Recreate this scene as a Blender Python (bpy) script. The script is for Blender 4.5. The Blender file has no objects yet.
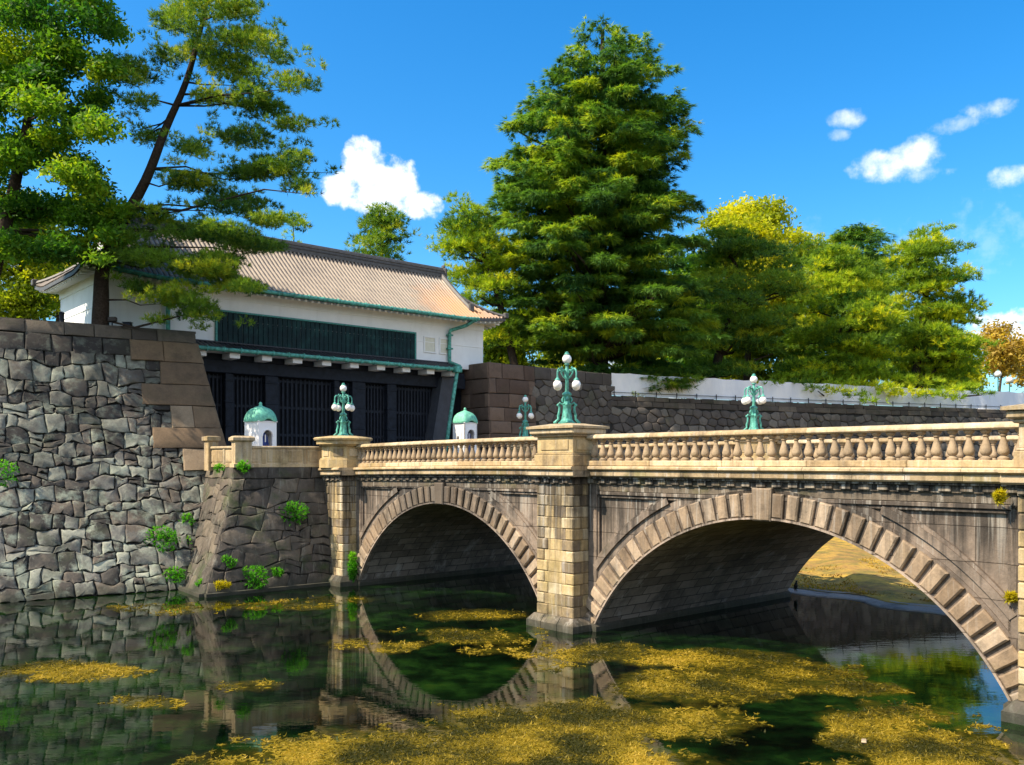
import bpy, bmesh, math, random
import numpy as np
from mathutils import Vector, Matrix
R = math.radians
C = bpy.context.scene.collection
sc = bpy.context.scene
random.seed(7)
RNG = np.random.default_rng(11)

# ------------------------------------------------------------------ camera, sky, sun, exposure
F, HZ, EYE = 898.0, 462.0, 5.6
cam = bpy.data.cameras.new('camera'); cam_o = bpy.data.objects.new('camera', cam); C.objects.link(cam_o)
cam_o.location = (0, 0, EYE); cam_o.rotation_euler = (R(90), 0, 0)
cam.sensor_width = 36.0; cam.lens = F / 1024 * 36.0
cam.shift_y = (HZ - 382.5) / 1024.0
cam.clip_start = 0.1; cam.clip_end = 3000
sc.camera = cam_o

UX, UY = .661, -.750          # along the bridge, towards its near end
NX, NY = .750, .661           # across the bridge, away from the camera
SUN_A, SUN_EL = R(18), R(47)
shx = -NX * math.cos(SUN_A) - UX * math.sin(SUN_A)
shy = -NY * math.cos(SUN_A) - UY * math.sin(SUN_A)
sl = bpy.data.lights.new('sun', 'SUN'); sl.energy = 5.0; sl.angle = R(.5); sl.color = (1.0, .86, .66)
so = bpy.data.objects.new('sun', sl); C.objects.link(so)
sd = Vector((shx * math.cos(SUN_EL), shy * math.cos(SUN_EL), math.sin(SUN_EL)))
so.rotation_euler = sd.to_track_quat('Z', 'Y').to_euler()
so.location = (-60, -10, 60)

def build_world():
    w = bpy.data.worlds.new('World'); sc.world = w; w.use_nodes = True
    nt = w.node_tree; N = nt.nodes; L = nt.links
    for n in list(N): N.remove(n)
    out = N.new('ShaderNodeOutputWorld'); bg = N.new('ShaderNodeBackground'); bg.inputs[1].default_value = .15
    sky = N.new('ShaderNodeTexSky'); sky.sky_type = 'NISHITA'; sky.sun_disc = False
    sky.sun_elevation = SUN_EL; sky.sun_rotation = math.atan2(shx, shy)
    sky.air_density = 1.0; sky.dust_density = 1.3; sky.ozone_density = 2.0
    hs = N.new('ShaderNodeHueSaturation'); hs.inputs['Saturation'].default_value = 1.45; hs.inputs['Hue'].default_value = .495
    hs.inputs['Value'].default_value = .88
    L.new(sky.outputs[0], hs.inputs['Color'])
    tc = N.new('ShaderNodeTexCoord')
    sep = N.new('ShaderNodeSeparateXYZ'); L.new(tc.outputs['Generated'], sep.inputs[0])
    def M(op, a, b=None, c=None):
        n = N.new('ShaderNodeMath'); n.operation = op
        for i, v in enumerate((a, b, c)):
            if v is None: continue
            if isinstance(v, (int, float)): n.inputs[i].default_value = v
            else: L.new(v, n.inputs[i])
        return n.outputs[0]
    az = M('ARCTAN2', sep.outputs[0], sep.outputs[1])
    el = M('ARCSINE', sep.outputs[2])
    comb = N.new('ShaderNodeCombineXYZ'); L.new(az, comb.inputs[0]); L.new(el, comb.inputs[1])
    n1 = N.new('ShaderNodeTexNoise'); n1.inputs['Scale'].default_value = 48; n1.inputs['Detail'].default_value = 9; n1.inputs['Roughness'].default_value = .58
    L.new(comb.outputs[0], n1.inputs['Vector'])
    n2 = N.new('ShaderNodeTexNoise'); n2.inputs['Scale'].default_value = 15; n2.inputs['Detail'].default_value = 4
    L.new(comb.outputs[0], n2.inputs['Vector'])
    mask = None
    # clouds: azimuth, elevation, half widths (degrees), strength, raggedness
    clouds = [(-9.3, 18.0, 1.7, 1.7, 1.0, .75), (-7.3, 17.0, 1.8, 1.7, 1.0, .75), (-10.7, 16.6, 1.5, 1.25, 1.0, .75), (-8.6, 16.2, 2.8, 1.1, 1.0, .75), (-5.6, 15.9, 1.2, 1.0, .95, .8),
              (23.0, 16.9, 2.6, .95, .85, .8), (24.2, 17.5, 1.6, 1.0, .8, .8), (21.9, 17.1, 1.3, .8, .8, .8),
              (20.5, 19.7, 1.1, .6, .6, .8), (20.0, 18.9, .7, .4, .4, .8), (28.1, 19.2, 1.5, .62, .65, .8),
              (29.3, 15.6, 1.4, .7, .75, .8), (15, 13, 9, 1.6, .08, 1.8), (28, 12.5, 7, 2.0, .12, 1.6), (26.4, 18.6, 1.6, .5, .3, 1.2), (24.6, 16.2, 1.8, .5, .35, 1.2), (29.5, 7.2, 4.0, 1.3, .95, .9), (38, 8, 7, 2.2, .95, 1.0),
              (-34, 12, 8, 3, .9, 1.0), (-52, 20, 6, 3, .9, 1.0), (48, 22, 6, 2.5, .9, 1.0), (75, 14, 9, 3, .9, 1.0), (9, 5.2, 8, 2.2, .8, 1.1)]
    for (a, e, wa, we, st, rg) in clouds:
        du = M('DIVIDE', M('SUBTRACT', az, R(a)), R(wa))
        dv = M('DIVIDE', M('SUBTRACT', el, R(e)), R(we))
        d2 = M('ADD', M('MULTIPLY', du, du), M('MULTIPLY', dv, dv))
        v = M('SUBTRACT', 1.0, d2)
        v = M('ADD', v, M('MULTIPLY', M('SUBTRACT', n1.outputs[0], .5), 3.2 * rg))
        v = M('ADD', v, M('MULTIPLY', M('SUBTRACT', n2.outputs[0], .5), 1.6 * rg))
        mr = N.new('ShaderNodeMapRange'); mr.interpolation_type = 'SMOOTHSTEP'
        L.new(v, mr.inputs[0]); mr.inputs[1].default_value = .0; mr.inputs[2].default_value = .95 if st > .85 else 1.5; mr.inputs[3].default_value = 0; mr.inputs[4].default_value = st
        mask = mr.outputs[0] if mask is None else M('MAXIMUM', mask, mr.outputs[0])
    # unseen broken cloud added behind the camera as neutral fill light
    n3 = N.new('ShaderNodeTexNoise'); n3.inputs['Scale'].default_value = 3.2; n3.inputs['Detail'].default_value = 6; L.new(tc.outputs['Generated'], n3.inputs['Vector'])
    back = N.new('ShaderNodeMapRange'); back.interpolation_type = 'SMOOTHSTEP'; L.new(sep.outputs[1], back.inputs[0]); back.inputs[1].default_value = .1; back.inputs[2].default_value = -.35
    cov = N.new('ShaderNodeMapRange'); cov.interpolation_type = 'SMOOTHSTEP'; L.new(n3.outputs[0], cov.inputs[0]); cov.inputs[1].default_value = .38; cov.inputs[2].default_value = .56
    up = N.new('ShaderNodeMapRange'); up.interpolation_type = 'SMOOTHSTEP'; L.new(sep.outputs[2], up.inputs[0]); up.inputs[1].default_value = -.02; up.inputs[2].default_value = .1
    mask = M('MAXIMUM', mask, M('MULTIPLY', M('MULTIPLY', back.outputs[0], cov.outputs[0]), up.outputs[0]))
    mix = N.new('ShaderNodeMixRGB'); L.new(mask, mix.inputs[0])
    tint = N.new('ShaderNodeMixRGB'); tint.blend_type = 'MULTIPLY'; tint.inputs[0].default_value = 1
    L.new(hs.outputs[0], tint.inputs[1]); tint.inputs[2].default_value = SKY_TINT
    L.new(tint.outputs[0], mix.inputs[1])
    cr = N.new('ShaderNodeValToRGB'); L.new(n1.outputs[0], cr.inputs[0])
    cr.color_ramp.elements[0].position = .3; cr.color_ramp.elements[0].color = (*[c * CLOUD for c in (.78, .84, .95)], 1)
    cr.color_ramp.elements[1].position = .62; cr.color_ramp.elements[1].color = (*[c * CLOUD for c in (1.0, .99, .98)], 1)
    L.new(cr.outputs[0], mix.inputs[2])
    L.new(mix.outputs[0], bg.inputs[0]); L.new(bg.outputs[0], out.inputs[0])
SKY_TINT = (.70, 1.0, 1.12, 1)
CLOUD = 6.0
build_world()
vs = sc.view_settings
sc.display_settings.display_device = 'sRGB'
vs.view_transform = 'Standard'; vs.look = 'None'; vs.gamma = 1.0; vs.use_curve_mapping = False
vs.exposure = 0.82
sc.cycles.max_bounces = 8; sc.cycles.diffuse_bounces = 3; sc.cycles.glossy_bounces = 3; sc.cycles.transmission_bounces = 4
sc.cycles.caustics_reflective = False; sc.cycles.caustics_refractive = False

# ------------------------------------------------------------------ helpers
def PX(px, py, d):
    """the point that stands d metres ahead and is seen at that place of the photograph"""
    return Vector(((px - 512) / F * d, d, EYE - (py - HZ) / F * d))

def B(s, t, z):
    """bridge coordinates: s along it (towards the near end), t across it, z up"""
    if s < 0 and z > 4.6: z -= .00062 * s * s
    return (1.42 + UX * s + NX * t, 30.18 + UY * s + NY * t, z)

GX, GY = -2.0, 62.0
def G(a, b, z):
    """gatehouse coordinates: a along its front, b out of its front"""
    return (GX + NX * a + UX * b, GY + NY * a + UY * b, z)

def W(x, y, z): return (x, y, z)

class MB:
    def __init__(self, xf=W): self.v = []; self.f = []; self.t = []; self.xf = xf
    def add(self, vs_, fs, tint=None):
        o = len(self.v); tint = random.random() if tint is None else tint
        for p in vs_: self.v.append(self.xf(*p)); self.t.append(tint)
        for f in fs: self.f.append([o + i for i in f])
    def box(self, a0, a1, b0, b1, c0, c1, bev=0, tint=None):
        lo = (a0, b0, c0); hi = (a1, b1, c1)
        if bev <= 0:
            vs_ = [(x, y, z) for z in (c0, c1) for y in (b0, b1) for x in (a0, a1)]
            self.add(vs_, [(0, 2, 3, 1), (4, 5, 7, 6), (0, 1, 5, 4), (2, 6, 7, 3), (0, 4, 6, 2), (1, 3, 7, 5)], tint); return
        vs_ = []; ix = {}
        for sx in (0, 1):
            for sy in (0, 1):
                for sz in (0, 1):
                    s = (sx, sy, sz)
                    for ax in range(3):
                        p = []
                        for k in range(3):
                            full = hi[k] if s[k] else lo[k]
                            p.append(full if k == ax else full + (-bev if s[k] else bev))
                        ix[(s, ax)] = len(vs_); vs_.append(tuple(p))
        fs = []
        for ax in range(3):
            o1, o2 = [k for k in range(3) if k != ax]
            for side in (0, 1):
                q = []
                for (i, j) in ((0, 0), (1, 0), (1, 1), (0, 1)):
                    s = [0, 0, 0]; s[ax] = side; s[o1] = i; s[o2] = j; q.append(ix[(tuple(s), ax)])
                fs.append(q)
            for i in (0, 1):
                for j in (0, 1):
                    s0 = [0, 0, 0]; s1 = [0, 0, 0]; s1[ax] = 1
                    s0[o1] = s1[o1] = i; s0[o2] = s1[o2] = j
                    fs.append([ix[(tuple(s0), o1)], ix[(tuple(s1), o1)], ix[(tuple(s1), o2)], ix[(tuple(s0), o2)]])
        for sx in (0, 1):
            for sy in (0, 1):
                for sz in (0, 1):
                    fs.append([ix[((sx, sy, sz), k)] for k in range(3)])
        self.add(vs_, fs, tint)
    def hexa(self, pts, tint=None):
        """eight points: four below, four above"""
        self.add(pts, [(3, 2, 1, 0), (4, 5, 6, 7), (0, 1, 5, 4), (1, 2, 6, 5), (2, 3, 7, 6), (3, 0, 4, 7)], tint)
    def lathe(self, c, prof, n=16, tint=None, phase=0.0, sx=1.0):
        vs_ = []; fs = []
        for (r, z) in prof:
            for k in range(n):
                a = phase + 2 * math.pi * k / n
                vs_.append((c[0] + r * math.cos(a) * sx, c[1] + r * math.sin(a), c[2] + z))
        m = len(prof)
        for i in range(m - 1):
            for k in range(n):
                fs.append((i * n + k, i * n + (k + 1) % n, (i + 1) * n + (k + 1) % n, (i + 1) * n + k))
        fs.append(tuple(range(n))[::-1]); fs.append(tuple((m - 1) * n + k for k in range(n)))
        self.add(vs_, fs, tint)
    def tube(self, pts, rad, n=8, tint=None):
        pts = [Vector(p) for p in pts]
        if not isinstance(rad, (list, tuple)): rad = [rad] * len(pts)
        vs_ = []; fs = []
        for i, p in enumerate(pts):
            d = (pts[min(i + 1, len(pts) - 1)] - pts[max(i - 1, 0)]).normalized()
            if i == 0:
                a = d.cross(Vector((0, 0, 1)) if abs(d.z) < .9 else Vector((1, 0, 0))).normalized()
            else:
                a = (a - d * a.dot(d)).normalized()
            b = d.cross(a)
            for k in range(n):
                th = 2 * math.pi * k / n
                vs_.append(tuple(p + (a * math.cos(th) + b * math.sin(th)) * rad[i]))
        for i in range(len(pts) - 1):
            for k in range(n):
                fs.append((i * n + k, i * n + (k + 1) % n, (i + 1) * n + (k + 1) % n, (i + 1) * n + k))
        fs.append(tuple(range(n))); fs.append(tuple((len(pts) - 1) * n + k for k in range(n))[::-1])
        self.add(vs_, fs, tint)
    def grid(self, fn, nu, nv, tint=None):
        vs_ = [fn(i / nu, j / nv) for j in range(nv + 1) for i in range(nu + 1)]
        w = nu + 1
        self.add(vs_, [(j * w + i, j * w + i + 1, (j + 1) * w + i + 1, (j + 1) * w + i) for j in range(nv) for i in range(nu)], tint)
    def sphere(self, c, r, n=12, sz=1.0, tint=None):
        prof = []
        for i in range(n // 2 + 1):
            a = -math.pi / 2 + math.pi * i / (n // 2)
            prof.append((max(r * math.cos(a), .001), r * math.sin(a) * sz))
        self.lathe(c, prof, n, tint)
    def profile(self, s0, s1, prof, n=1, tint=None):
        """sweep a (t, z) outline along s"""
        m = len(prof); vs_ = []; fs = []
        for i in range(n + 1):
            s = s0 + (s1 - s0) * i / n
            for (t, z) in prof: vs_.append((s, t, z))
        for i in range(n):
            for k in range(m):
                fs.append((i * m + k, i * m + (k + 1) % m, (i + 1) * m + (k + 1) % m, (i + 1) * m + k))
        fs.append(tuple(range(m))); fs.append(tuple(n * m + k for k in range(m))[::-1])
        self.add(vs_, fs, tint)
    def build(self, name, mat, parent=None, smooth=None, recalc=False):
        me = bpy.data.meshes.new(name)
        v = self.v
        if parent is not None:
            l = parent.matrix_basis.translation; v = [(p[0] - l.x, p[1] - l.y, p[2] - l.z) for p in v]
        me.from_pydata([tuple(p) for p in v], [], self.f)
        at = me.attributes.new('tint', 'FLOAT', 'POINT'); at.data.foreach_set('value', np.array(self.t, dtype=np.float32))
        if recalc:
            bm = bmesh.new(); bm.from_mesh(me); bmesh.ops.recalc_face_normals(bm, faces=bm.faces); bm.to_mesh(me); bm.free()
        me.validate(); me.update()
        if smooth is not None:
            me.polygons.foreach_set('use_smooth', [True] * len(me.polygons))
            me.set_sharp_from_angle(angle=R(smooth))
        me.materials.append(mat)
        o = bpy.data.objects.new(name, me); C.objects.link(o)
        if parent is not None: o.parent = parent
        return o

def tag(o, label=None, cat=None, group=None, kind=None):
    if label: o['label'] = label
    if cat: o['category'] = cat
    if group: o['group'] = group
    if kind: o['kind'] = kind
    return o
def thing(name, loc, label, cat, group=None, rz=0):
    o = bpy.data.objects.new(name, None); C.objects.link(o)
    o.location = loc; o.rotation_euler = (0, 0, rz); o.empty_display_size = .3
    return tag(o, label, cat, group)
def copy_thing(root, loc, label, group=None, rz=None):
    r = root.copy(); C.objects.link(r); r.location = loc; r['label'] = label
    if rz is not None: r.rotation_euler = (0, 0, rz)
    if group: r['group'] = group
    for ch in list(root.children):
        c = ch.copy(); C.objects.link(c); c.parent = r
        for g in list(ch.children):
            d = g.copy(); C.objects.link(d); d.parent = c
    return r

# ------------------------------------------------------------------ materials
class NT:
    def __init__(self, name):
        self.m = bpy.data.materials.new(name); self.m.use_nodes = True
        self.N = self.m.node_tree.nodes; self.L = self.m.node_tree.links
        self.b = self.N['Principled BSDF']; self.out = self.N['Material Output']
        self.tc = self.N.new('ShaderNodeTexCoord')
        self.obj = self.pos()
    def pos(self):
        g = self.N.new('ShaderNodeNewGeometry'); return g.outputs['Position']
    def attr(self, n='tint'):
        a = self.N.new('ShaderNodeAttribute'); a.attribute_name = n; return a.outputs['Fac']
    def mapping(self, scale=(1, 1, 1), rot=(0, 0, 0), src=None):
        m = self.N.new('ShaderNodeMapping'); m.inputs['Scale'].default_value = scale; m.inputs['Rotation'].default_value = rot
        self.L.new(src or self.obj, m.inputs[0]); return m.outputs[0]
    def noise(self, scale, detail=4, rough=.55, vec=None, dist=0):
        n = self.N.new('ShaderNodeTexNoise'); n.inputs['Scale'].default_value = scale; n.inputs['Detail'].default_value = detail
        n.inputs['Roughness'].default_value = rough; n.inputs['Distortion'].default_value = dist
        self.L.new(vec or self.obj, n.inputs['Vector']); return n.outputs[0]
    def vor(self, scale, vec=None, feat='F1'):
        n = self.N.new('ShaderNodeTexVoronoi'); n.inputs['Scale'].default_value = scale; n.feature = feat
        self.L.new(vec or self.obj, n.inputs['Vector']); return n.outputs[0]
    def ramp(self, fac, stops):
        r = self.N.new('ShaderNodeValToRGB'); self.L.new(fac, r.inputs[0]); e = r.color_ramp.elements
        while len(e) < len(stops): e.new(.5)
        for i, (p, c) in enumerate(stops):
            e[i].position = p; e[i].color = (*c, 1) if not isinstance(c, (int, float)) else (c, c, c, 1)
        return r.outputs[0]
    def mix(self, fac, a, b, mode='MIX'):
        m = self.N.new('ShaderNodeMixRGB'); m.blend_type = mode
        for i, v in enumerate((fac, a, b)):
            if isinstance(v, (int, float)): m.inputs[i].default_value = v if i == 0 else (v, v, v, 1)
            elif isinstance(v, tuple): m.inputs[i].default_value = (*v, 1)
            else: self.L.new(v, m.inputs[i])
        return m.outputs[0]
    def math(self, op, a, b=0.0):
        m = self.N.new('ShaderNodeMath'); m.operation = op
        for i, v in enumerate((a, b)):
            if isinstance(v, (int, float)): m.inputs[i].default_value = v
            else: self.L.new(v, m.inputs[i])
        return m.outputs[0]
    def bump(self, h, strength=.4, dist=.05):
        b = self.N.new('ShaderNodeBump'); b.inputs['Strength'].default_value = strength; b.inputs['Distance'].default_value = dist
        self.L.new(h, b.inputs['Height']); self.L.new(b.outputs[0], self.b.inputs['Normal']); return b
    def color(self, c):
        if isinstance(c, tuple): self.b.inputs['Base Color'].default_value = (*c, 1)
        else: self.L.new(c, self.b.inputs['Base Color'])
    def set(self, **k):
        for n, v in k.items(): self.b.inputs[n.replace('_', ' ')].default_value = v
        return self
    def z(self):
        s = self.N.new('ShaderNodeSeparateXYZ'); self.L.new(self.obj, s.inputs[0]); return s.outputs[2]

def stone_mat(name, stops, moss=(.03, .045, .015), moss_amt=.45, stain=(.03, .027, .024), stain_amt=.5, streak=0.0,
              streak_col=(.55, .53, .5), rough=.9, waterline=True, scale=1.0, bump=.5, patch=None, shade_grime=0.0, drip=None, slabs=None):
    t = NT(name)
    big = t.noise(.35 * scale, 3); mid = t.noise(2.2 * scale, 6, .65); fine = t.noise(14 * scale, 5, .7)
    f = t.math('ADD', t.math('MULTIPLY', t.attr(), .55), t.math('MULTIPLY', mid, .45))
    col = t.ramp(f, stops)
    col = t.mix(t.ramp(fine, [(.35, 0.0), (.75, .55)]), col, t.mix(.5, col, (.02, .02, .018)))
    if patch:   # pale lichen patches
        lp = t.noise(1.3 * scale, 8, .72)
        col = t.mix(t.ramp(lp, [(.50, 0.0), (.62, .75)]), col, patch)
    st = t.noise(.8 * scale, 7, .7)
    col = t.mix(t.ramp(st, [(.5, 0.0), (.68, stain_amt)]), col, stain)
    ms = t.noise(.55 * scale, 8, .7, vec=t.mapping((1, 1, 1.3)))
    col = t.mix(t.ramp(ms, [(.53, 0.0), (.7, moss_amt)]), col, moss)
    if streak:
        sk = t.noise(1.0, 6, .7, vec=t.mapping((4.5, 4.5, .35)), dist=.6)
        col = t.mix(t.ramp(sk, [(.54, 0.0), (.72, streak)]), col, streak_col)
        sk2 = t.noise(1.0, 5, .6, vec=t.mapping((3.1, 3.1, .16)))
        col = t.mix(t.ramp(sk2, [(.54, 0.0), (.7, streak)]), col, stain)
    if waterline:
        zz = t.math('ADD', t.z(), t.math('MULTIPLY', mid, .5))
        col = t.mix(t.ramp(t.math('MULTIPLY', zz, .7), [(.22, .75), (.55, 0.0)]), col, (.035, .04, .028))
    if patch:
        bl = t.noise(.45, 6, .65, vec=t.mapping((1, 1, 1), (0, 0, 1)))
        zz = t.math('MULTIPLY', t.z(), .028)
        col = t.mix(t.ramp(t.math('ADD', bl, zz), [(.62, 0.0), (.80, .7)]), col, (.035, .031, .03))
    if drip:    # rain streaks that start under the projecting course and run down
        zt_, ln, amt = drip
        dk = t.noise(1.0, 6, .65, vec=t.mapping((3.4, 3.4, .12)), dist=.4)
        lim = t.math('SUBTRACT', t.math('MULTIPLY', t.math('SUBTRACT', t.z(), zt_ - ln), .30 / ln), t.math('GREATER_THAN', t.z(), zt_ + .3))
        col = t.mix(t.ramp(t.math('ADD', dk, lim), [(.62, 0.0), (.78, amt)]), col, (.022, .021, .02))
        wk = t.noise(1.0, 5, .65, vec=t.mapping((5.2, 5.2, .14), (0, 0, 2)), dist=.4)
        col = t.mix(t.ramp(t.math('ADD', wk, t.math('MULTIPLY', lim, .5)), [(.66, 0.0), (.76, amt * .6)]), col, (.5, .47, .42))
    sl_ = None
    if slabs:   # wide thin joints between the slabs
        du_ = t.N.new('ShaderNodeVectorMath'); du_.operation = 'DOT_PRODUCT'; t.L.new(t.obj, du_.inputs[0]); du_.inputs[1].default_value = (UX, UY, 0)
        cx_ = t.N.new('ShaderNodeCombineXYZ'); t.L.new(du_.outputs['Value'], cx_.inputs[0]); t.L.new(t.z(), cx_.inputs[1])
        bk = t.N.new('ShaderNodeTexBrick'); t.L.new(cx_.outputs[0], bk.inputs['Vector']); bk.inputs['Scale'].default_value = 1
        bk.inputs['Brick Width'].default_value = slabs[0]; bk.inputs['Row Height'].default_value = slabs[1]; bk.inputs['Mortar Size'].default_value = .012; bk.inputs['Bias'].default_value = 0
        bk.inputs['Color1'].default_value = (.72, .72, .72, 1); bk.inputs['Color2'].default_value = (1.15, 1.12, 1.08, 1); bk.inputs['Mortar'].default_value = (.22, .2, .18, 1)
        col = t.mix(.85, col, bk.outputs[0], 'MULTIPLY'); sl_ = bk.outputs['Fac']
    if shade_grime:   # tree shade and some dirt on the left bay, painted into the stone colour
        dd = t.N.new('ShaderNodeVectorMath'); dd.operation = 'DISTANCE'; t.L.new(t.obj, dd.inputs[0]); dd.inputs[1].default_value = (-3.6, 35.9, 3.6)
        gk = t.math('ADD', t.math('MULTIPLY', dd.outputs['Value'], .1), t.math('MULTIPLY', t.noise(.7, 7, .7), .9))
        col = t.mix(t.ramp(gk, [(.62, shade_grime), (1.0, 0.0)]), col, t.mix(.72, col, (.035, .035, .037)))
    t.color(col); t.set(Roughness=rough)
    t.b.inputs['Specular IOR Level'].default_value = .25
    h = t.math('ADD', t.math('MULTIPLY', mid, .7), t.math('MULTIPLY', fine, .35))
    if sl_: h = t.math('SUBTRACT', h, sl_)
    t.bump(h, bump, .08)
    return t.m

def plain_mat(name, c, rough=.6, metal=0.0, var=.25, scale=6, bumpy=0.0, spec=.5):
    t = NT(name)
    n = t.noise(scale, 5, .6)
    dark = tuple(x * (1 - var) for x in c); lite = tuple(min(1, x * (1 + var * .6)) for x in c)
    c_ = t.ramp(n, [(.3, dark), (.7, lite)])
    if name == 'white_plaster':
        c_ = t.mix(t.ramp(t.noise(1.0, 6, .65, vec=t.mapping((2.2, 2.2, .3))), [(.52, 0.0), (.78, .22)]), c_, (.45, .44, .42))
    t.color(c_); t.set(Roughness=rough, Metallic=metal)
    t.b.inputs['Specular IOR Level'].default_value = spec
    if bumpy: t.bump(n, bumpy, .03)
    return t.m

def leaf_mat(name, dark, lite, extra=None, trans=.45):
    t = NT(name)
    n = t.noise(.28, 3); n2 = t.noise(1.6, 3)
    f = t.math('ADD', t.math('MULTIPLY', t.attr(), .62), t.math('ADD', t.math('MULTIPLY', n, .26), t.math('MULTIPLY', n2, .12)))
    col = t.ramp(f, [(.22, tuple(c * .75 for c in dark)), (.58, lite)] + ([(.80, extra)] if extra else []))
    t.color(col); t.set(Roughness=.55)
    t.b.inputs['Specular IOR Level'].default_value = .2
    tr = t.N.new('ShaderNodeBsdfTranslucent')
    tcol = t.mix(1.0, col, (1.5, 1.5, .55), 'MULTIPLY')
    t.L.new(tcol, tr.inputs[0])
    ms = t.N.new('ShaderNodeMixShader'); ms.inputs[0].default_value = trans
    t.L.new(t.b.outputs[0], ms.inputs[1]); t.L.new(tr.outputs[0], ms.inputs[2]); t.L.new(ms.outputs[0], t.out.inputs[0])
    return t.m

M = {}
M['sand'] = stone_mat('warm_sandstone', [(.28, (.21, .16, .105)), (.42, (.40, .295, .155)), (.58, (.52, .385, .19)), (.74, (.60, .49, .32))], drip=(4.9, 3.2, .75), stain=(.06, .048, .036), stain_amt=.6, moss=(.15, .13, .02), moss_amt=.4, streak=.45, waterline=True)
M['sand_trim'] = stone_mat('pale_sandstone_trim', drip=(6.9, 2.2, .3), stops=[(.2, (.42, .30, .16)), (.5, (.57, .43, .25)), (.8, (.68, .54, .35))], stain=(.10, .07, .045), stain_amt=.6, moss=(.2, .16, .03), moss_amt=.4, streak=.45, waterline=False)
M['sand_mid'] = stone_mat('weathered_voussoir', [(.2, (.24, .168, .108)), (.5, (.37, .27, .18)), (.8, (.48, .37, .265))], shade_grime=.85, drip=(4.8, 3.0, .4), stain=(.05, .042, .034), stain_amt=.6, moss=(.12, .12, .03), moss_amt=.25, streak=.3)
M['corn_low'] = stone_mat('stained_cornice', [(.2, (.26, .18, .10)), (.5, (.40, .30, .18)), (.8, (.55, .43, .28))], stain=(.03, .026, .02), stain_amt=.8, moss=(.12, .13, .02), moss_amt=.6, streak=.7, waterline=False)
M['spandrel'] = stone_mat('stained_spandrel', [(.3, (.14, .108, .085)), (.5, (.26, .205, .163)), (.68, (.40, .32, .26))], shade_grime=.85, drip=(4.7, 2.4, .75), slabs=(1.9, .82), stain=(.045, .04, .036), stain_amt=.65, streak=.4, streak_col=(.36, .33, .30), moss=(.05, .055, .02))
M['frieze'] = stone_mat('stained_frieze', [(.2, (.10, .08, .06)), (.5, (.20, .16, .12)), (.8, (.42, .36, .28))], shade_grime=.6, drip=(5.1, .5, .9), stain=(.02, .02, .018), stain_amt=.85, streak=.8, streak_col=(.5, .46, .4), moss=(.12, .12, .02), moss_amt=.6)
M['grey'] = stone_mat('grey_rubble', [(.22, (.03, .028, .025)), (.36, (.085, .077, .068)), (.46, (.16, .132, .105)), (.54, (.17, .165, .15)), (.64, (.24, .24, .20)), (.78, (.36, .37, .30))], patch=(.33, .37, .29), stain_amt=.8, moss=(.05, .07, .03), moss_amt=.5)
M['quoin'] = stone_mat('brown_quoin', [(.2, (.125, .085, .055)), (.5, (.20, .138, .085)), (.8, (.28, .21, .14))], stain_amt=.45, moss_amt=.2, waterline=False)
M['cap'] = stone_mat('dark_cap_stone', [(.2, (.055, .045, .04)), (.6, (.10, .085, .07)), (.9, (.17, .14, .11))], stain_amt=.5, waterline=False)
M['wing'] = stone_mat('dark_ashlar', [(.15, (.05, .045, .04)), (.5, (.115, .095, .078)), (.85, (.21, .17, .125))], stain=(.014, .016, .012), stain_amt=.95, moss=(.045, .075, .02), moss_amt=.75, streak=.4, streak_col=(.3, .3, .25))
M['gap'] = plain_mat('deep_joint', (.018, .017, .015), .95, var=.4)
M['far_stone'] = stone_mat('far_wall_stone', [(.15, (.06, .052, .048)), (.5, (.105, .09, .08)), (.85, (.19, .17, .145))], stain_amt=.5, moss=(.06, .075, .03), moss_amt=.35, waterline=False)
M['brown_wall'] = stone_mat('brown_cut_stone', [(.2, (.085, .055, .042)), (.5, (.125, .085, .065)), (.85, (.19, .13, .095))], stain_amt=.35, moss_amt=.15, waterline=False)
M['plaster'] = plain_mat('white_plaster', (.81, .82, .83), .85, var=.05, scale=1.5)
M['white'] = plain_mat('white_paint', (.80, .79, .80), .5, var=.05, scale=3)
M['patina'] = plain_mat('green_patina', (.085, .34, .275), .6, .1, var=.7, scale=6, bumpy=.4)
M['patina_dark'] = plain_mat('dark_green_patina', (.05, .24, .21), .55, .2, var=.55, scale=12, bumpy=.4)
M['iron'] = plain_mat('blue_black_iron', (.006, .008, .013), .7, .0, var=.5, scale=3, spec=.15)
M['iron_hi'] = plain_mat('worn_iron', (.013, .017, .027), .65, .0, var=.5, scale=4, spec=.2)
M['wood_dark'] = plain_mat('dark_slab', (.05, .055, .07), .7, var=.3, scale=2)
M['bark'] = plain_mat('bark', (.05, .036, .028), .95, var=.5, scale=9, bumpy=.9, spec=.1)
M['bark_pale'] = plain_mat('grey_bark', (.10, .075, .055), .95, var=.5, scale=7, bumpy=.9, spec=.1)
M['navy'] = plain_mat('navy_cloth', (.03, .06, .26), .8, var=.3)
M['skin'] = plain_mat('skin', (.5, .3, .22), .6, var=.1)
M['black'] = plain_mat('black_feather', (.015, .013, .012), .6, var=.3)
M['asphalt'] = plain_mat('pale_gravel', (.30, .27, .23), .95, var=.25, scale=3)
M['soil'] = plain_mat('terrace_soil', (.07, .075, .03), .95, var=.4, scale=1.5)
M['inside'] = plain_mat('shaded_inner_face', (.30, .28, .30), .8, var=.15)

def globe_mat():
    t = NT('milk_glass'); t.color((.82, .79, .76)); t.set(Roughness=.18)
    t.b.inputs['Subsurface Weight'].default_value = .25; t.b.inputs['Subsurface Radius'].default_value = (.08, .08, .08)
    return t.m
M['globe'] = globe_mat()

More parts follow.
